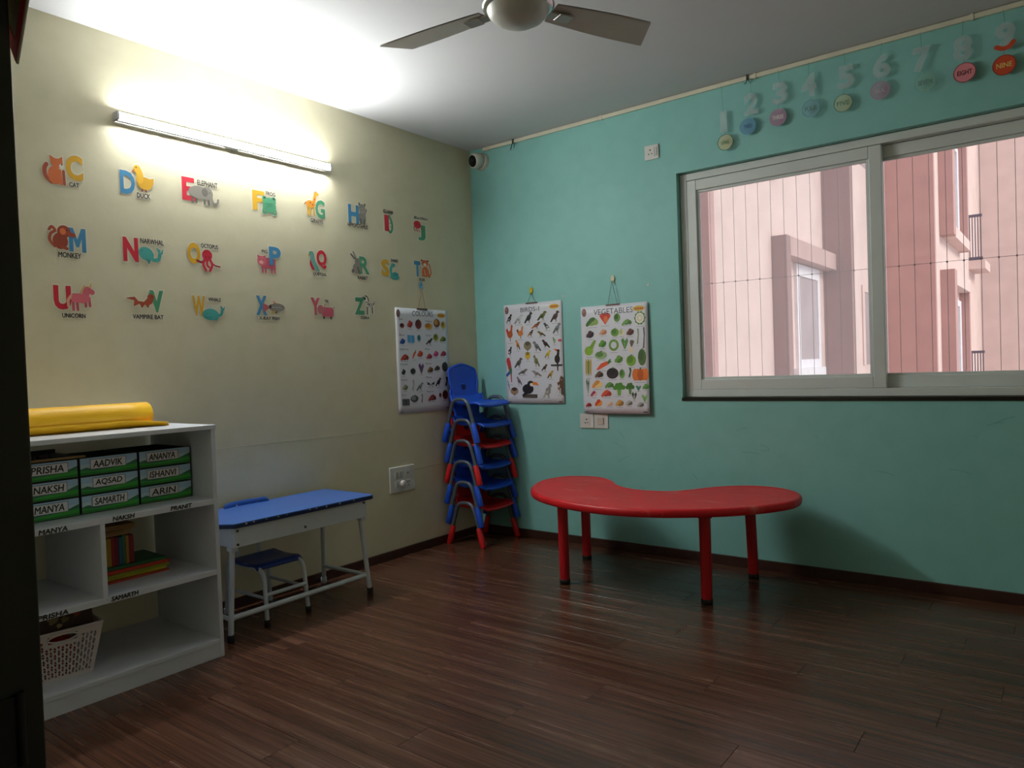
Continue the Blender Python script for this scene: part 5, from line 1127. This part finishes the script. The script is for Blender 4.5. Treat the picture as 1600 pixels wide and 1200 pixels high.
# perforated basket
bs = thing('perforated_basket', 'white plastic basket with triangular holes on the lowest shelf', 'basket', (0.295, -3.005, 0.0802), (0, 0, math.radians(-6)))
HB, BX, BYw, TX, TY = 0.192, 0.125, 0.105, 0.158, 0.138
M_BSK = mat('white_basket_plastic', '#cfc6c6', 0.45, var=0.03)
def bpt(side, s, t):
    X = BX+(TX-BX)*t; Y = BYw+(TY-BYw)*t; r = s*2-1
    z = HB*t
    if side == 0: return (X, r*Y, z)
    if side == 1: return (-r*X, Y, z)
    if side == 2: return (-X, -r*Y, z)
    return (r*X, -Y, z)
bw = MB()
def in_handle(side, s, t): return side in (0, 2) and abs(s-0.5) < 0.19 and 0.80 < t < 0.93
for side in range(4):
    nu = 19 if side in (0, 2) else 22; nv = 14
    for i in range(nu):
        for j in range(nv):
            s0, s1_, t0, t1 = i/nu, (i+1)/nu, j/nv, (j+1)/nv; sm, tm_ = (s0+s1_)/2, (t0+t1)/2
            if in_handle(side, sm, tm_): continue
            Q = [bpt(side, s0, t0), bpt(side, s1_, t0), bpt(side, s1_, t1), bpt(side, s0, t1)]
            solid_ = j == 0 or j >= nv-2 or i == 0 or i == nu-1 or (side in (0, 2) and abs(sm-.5) < .24 and .74 < tm_)
            if solid_: bw.add(Q, [(0, 1, 2, 3)]); continue
            k = .42; ds, dt_ = (s1_-s0), (t1-t0)
            if (i+j) % 2 == 0: T = [(sm-ds*k, tm_-dt_*k), (sm+ds*k, tm_-dt_*k), (sm, tm_+dt_*k)]; F = [(0, 1, 5, 4), (1, 2, 6, 5), (2, 3, 6), (3, 0, 4, 6)]
            else: T = [(sm, tm_-dt_*k), (sm+ds*k, tm_+dt_*k), (sm-ds*k, tm_+dt_*k)]; F = [(0, 1, 4), (1, 2, 5, 4), (2, 3, 6, 5), (3, 0, 4, 6)]
            bw.add(Q+[bpt(side, *p) for p in T], F)
obj('perforated_wall', bw, M_BSK, bs, solid=0.002)
obj('bottom', MB().box(-BX, BX, -BYw, BYw, 0, 0.003), M_BSK, bs)
rim = [bpt(0, 0, 1), bpt(0, 1, 1), bpt(2, 0, 1), bpt(2, 1, 1)]
rm = MB()
for a, b in zip(rim, rim[1:]+rim[:1]): rm.tube([a, b], 0.0055, 8)
obj('rim', rm, M_BSK, bs)
for sgn in (0, 2):
    hr = MB()
    pts = [bpt(sgn, .5+.17*math.cos(a)*(1.1), .865+.075*math.sin(a)) for a in [i*math.pi/8 for i in range(16)]]
    hr.tube(pts+[pts[0]], 0.0035, 8, cap=False)
    obj('handle_slot_rim', hr, M_BSK, bs)
tx_ = thing('red_cloth', 'crumpled red cloth inside the white basket showing through its handle', 'cloth', (0.31, -3.005, 0.0835), (0, 0, math.radians(-6)))
random.seed(5)
def lump(u, v):
    a = u*2*math.pi; b = v*math.pi/2
    r = 1+0.08*math.sin(5*a+3*b)+0.06*math.sin(9*a)
    return (0.075*r*math.cos(a)*math.cos(b), 0.070*r*math.sin(a)*math.cos(b), 0.160*math.sin(b)**0.5*(1+0.02*math.sin(7*a)) if v > 0 else 0.0)
obj('folds', MB().grid(lump, 36, 12), mat('red_cloth_fabric', '#b8261e', 0.8, var=0.2, scale=20), tx_)
bg = thing('patterned_book', 'dark brown patterned picture book standing up in the white basket', 'book', (0.40, -3.025, 0.262), (0, math.radians(-4), math.radians(-6)))
obj('cover', MB().box(-0.008, 0.008, -0.115, 0.125, 0.0, 0.080), mat('dark_brown_cover', '#2c1710', 0.45, var=0.6, scale=14), bg, bevel=0.002)
pm = MB()
for (yy, zz, r, c) in ((-0.085, 0.03, 0.022, '#b8842a'), (-0.01, 0.045, 0.018, '#8a7a4a'), (0.03, 0.04, 0.014, '#7a6a3a'), (0.07, 0.05, 0.012, '#8a3a1c'), (-0.045, 0.06, 0.012, '#6a3a1c'), (0.01, 0.02, 0.01, '#a58a5a')):
    pts = [(yy+r*(1+.25*math.sin(a*5))*math.cos(a), zz+r*.8*(1+.25*math.cos(a*3))*math.sin(a)) for a in [i*math.pi/9 for i in range(18)]]
    pm.add([(0.0086, p[0], p[1]) for p in pts], [tuple(range(18))], False, c)
obj('cover_print', pm, PRINT, bg)
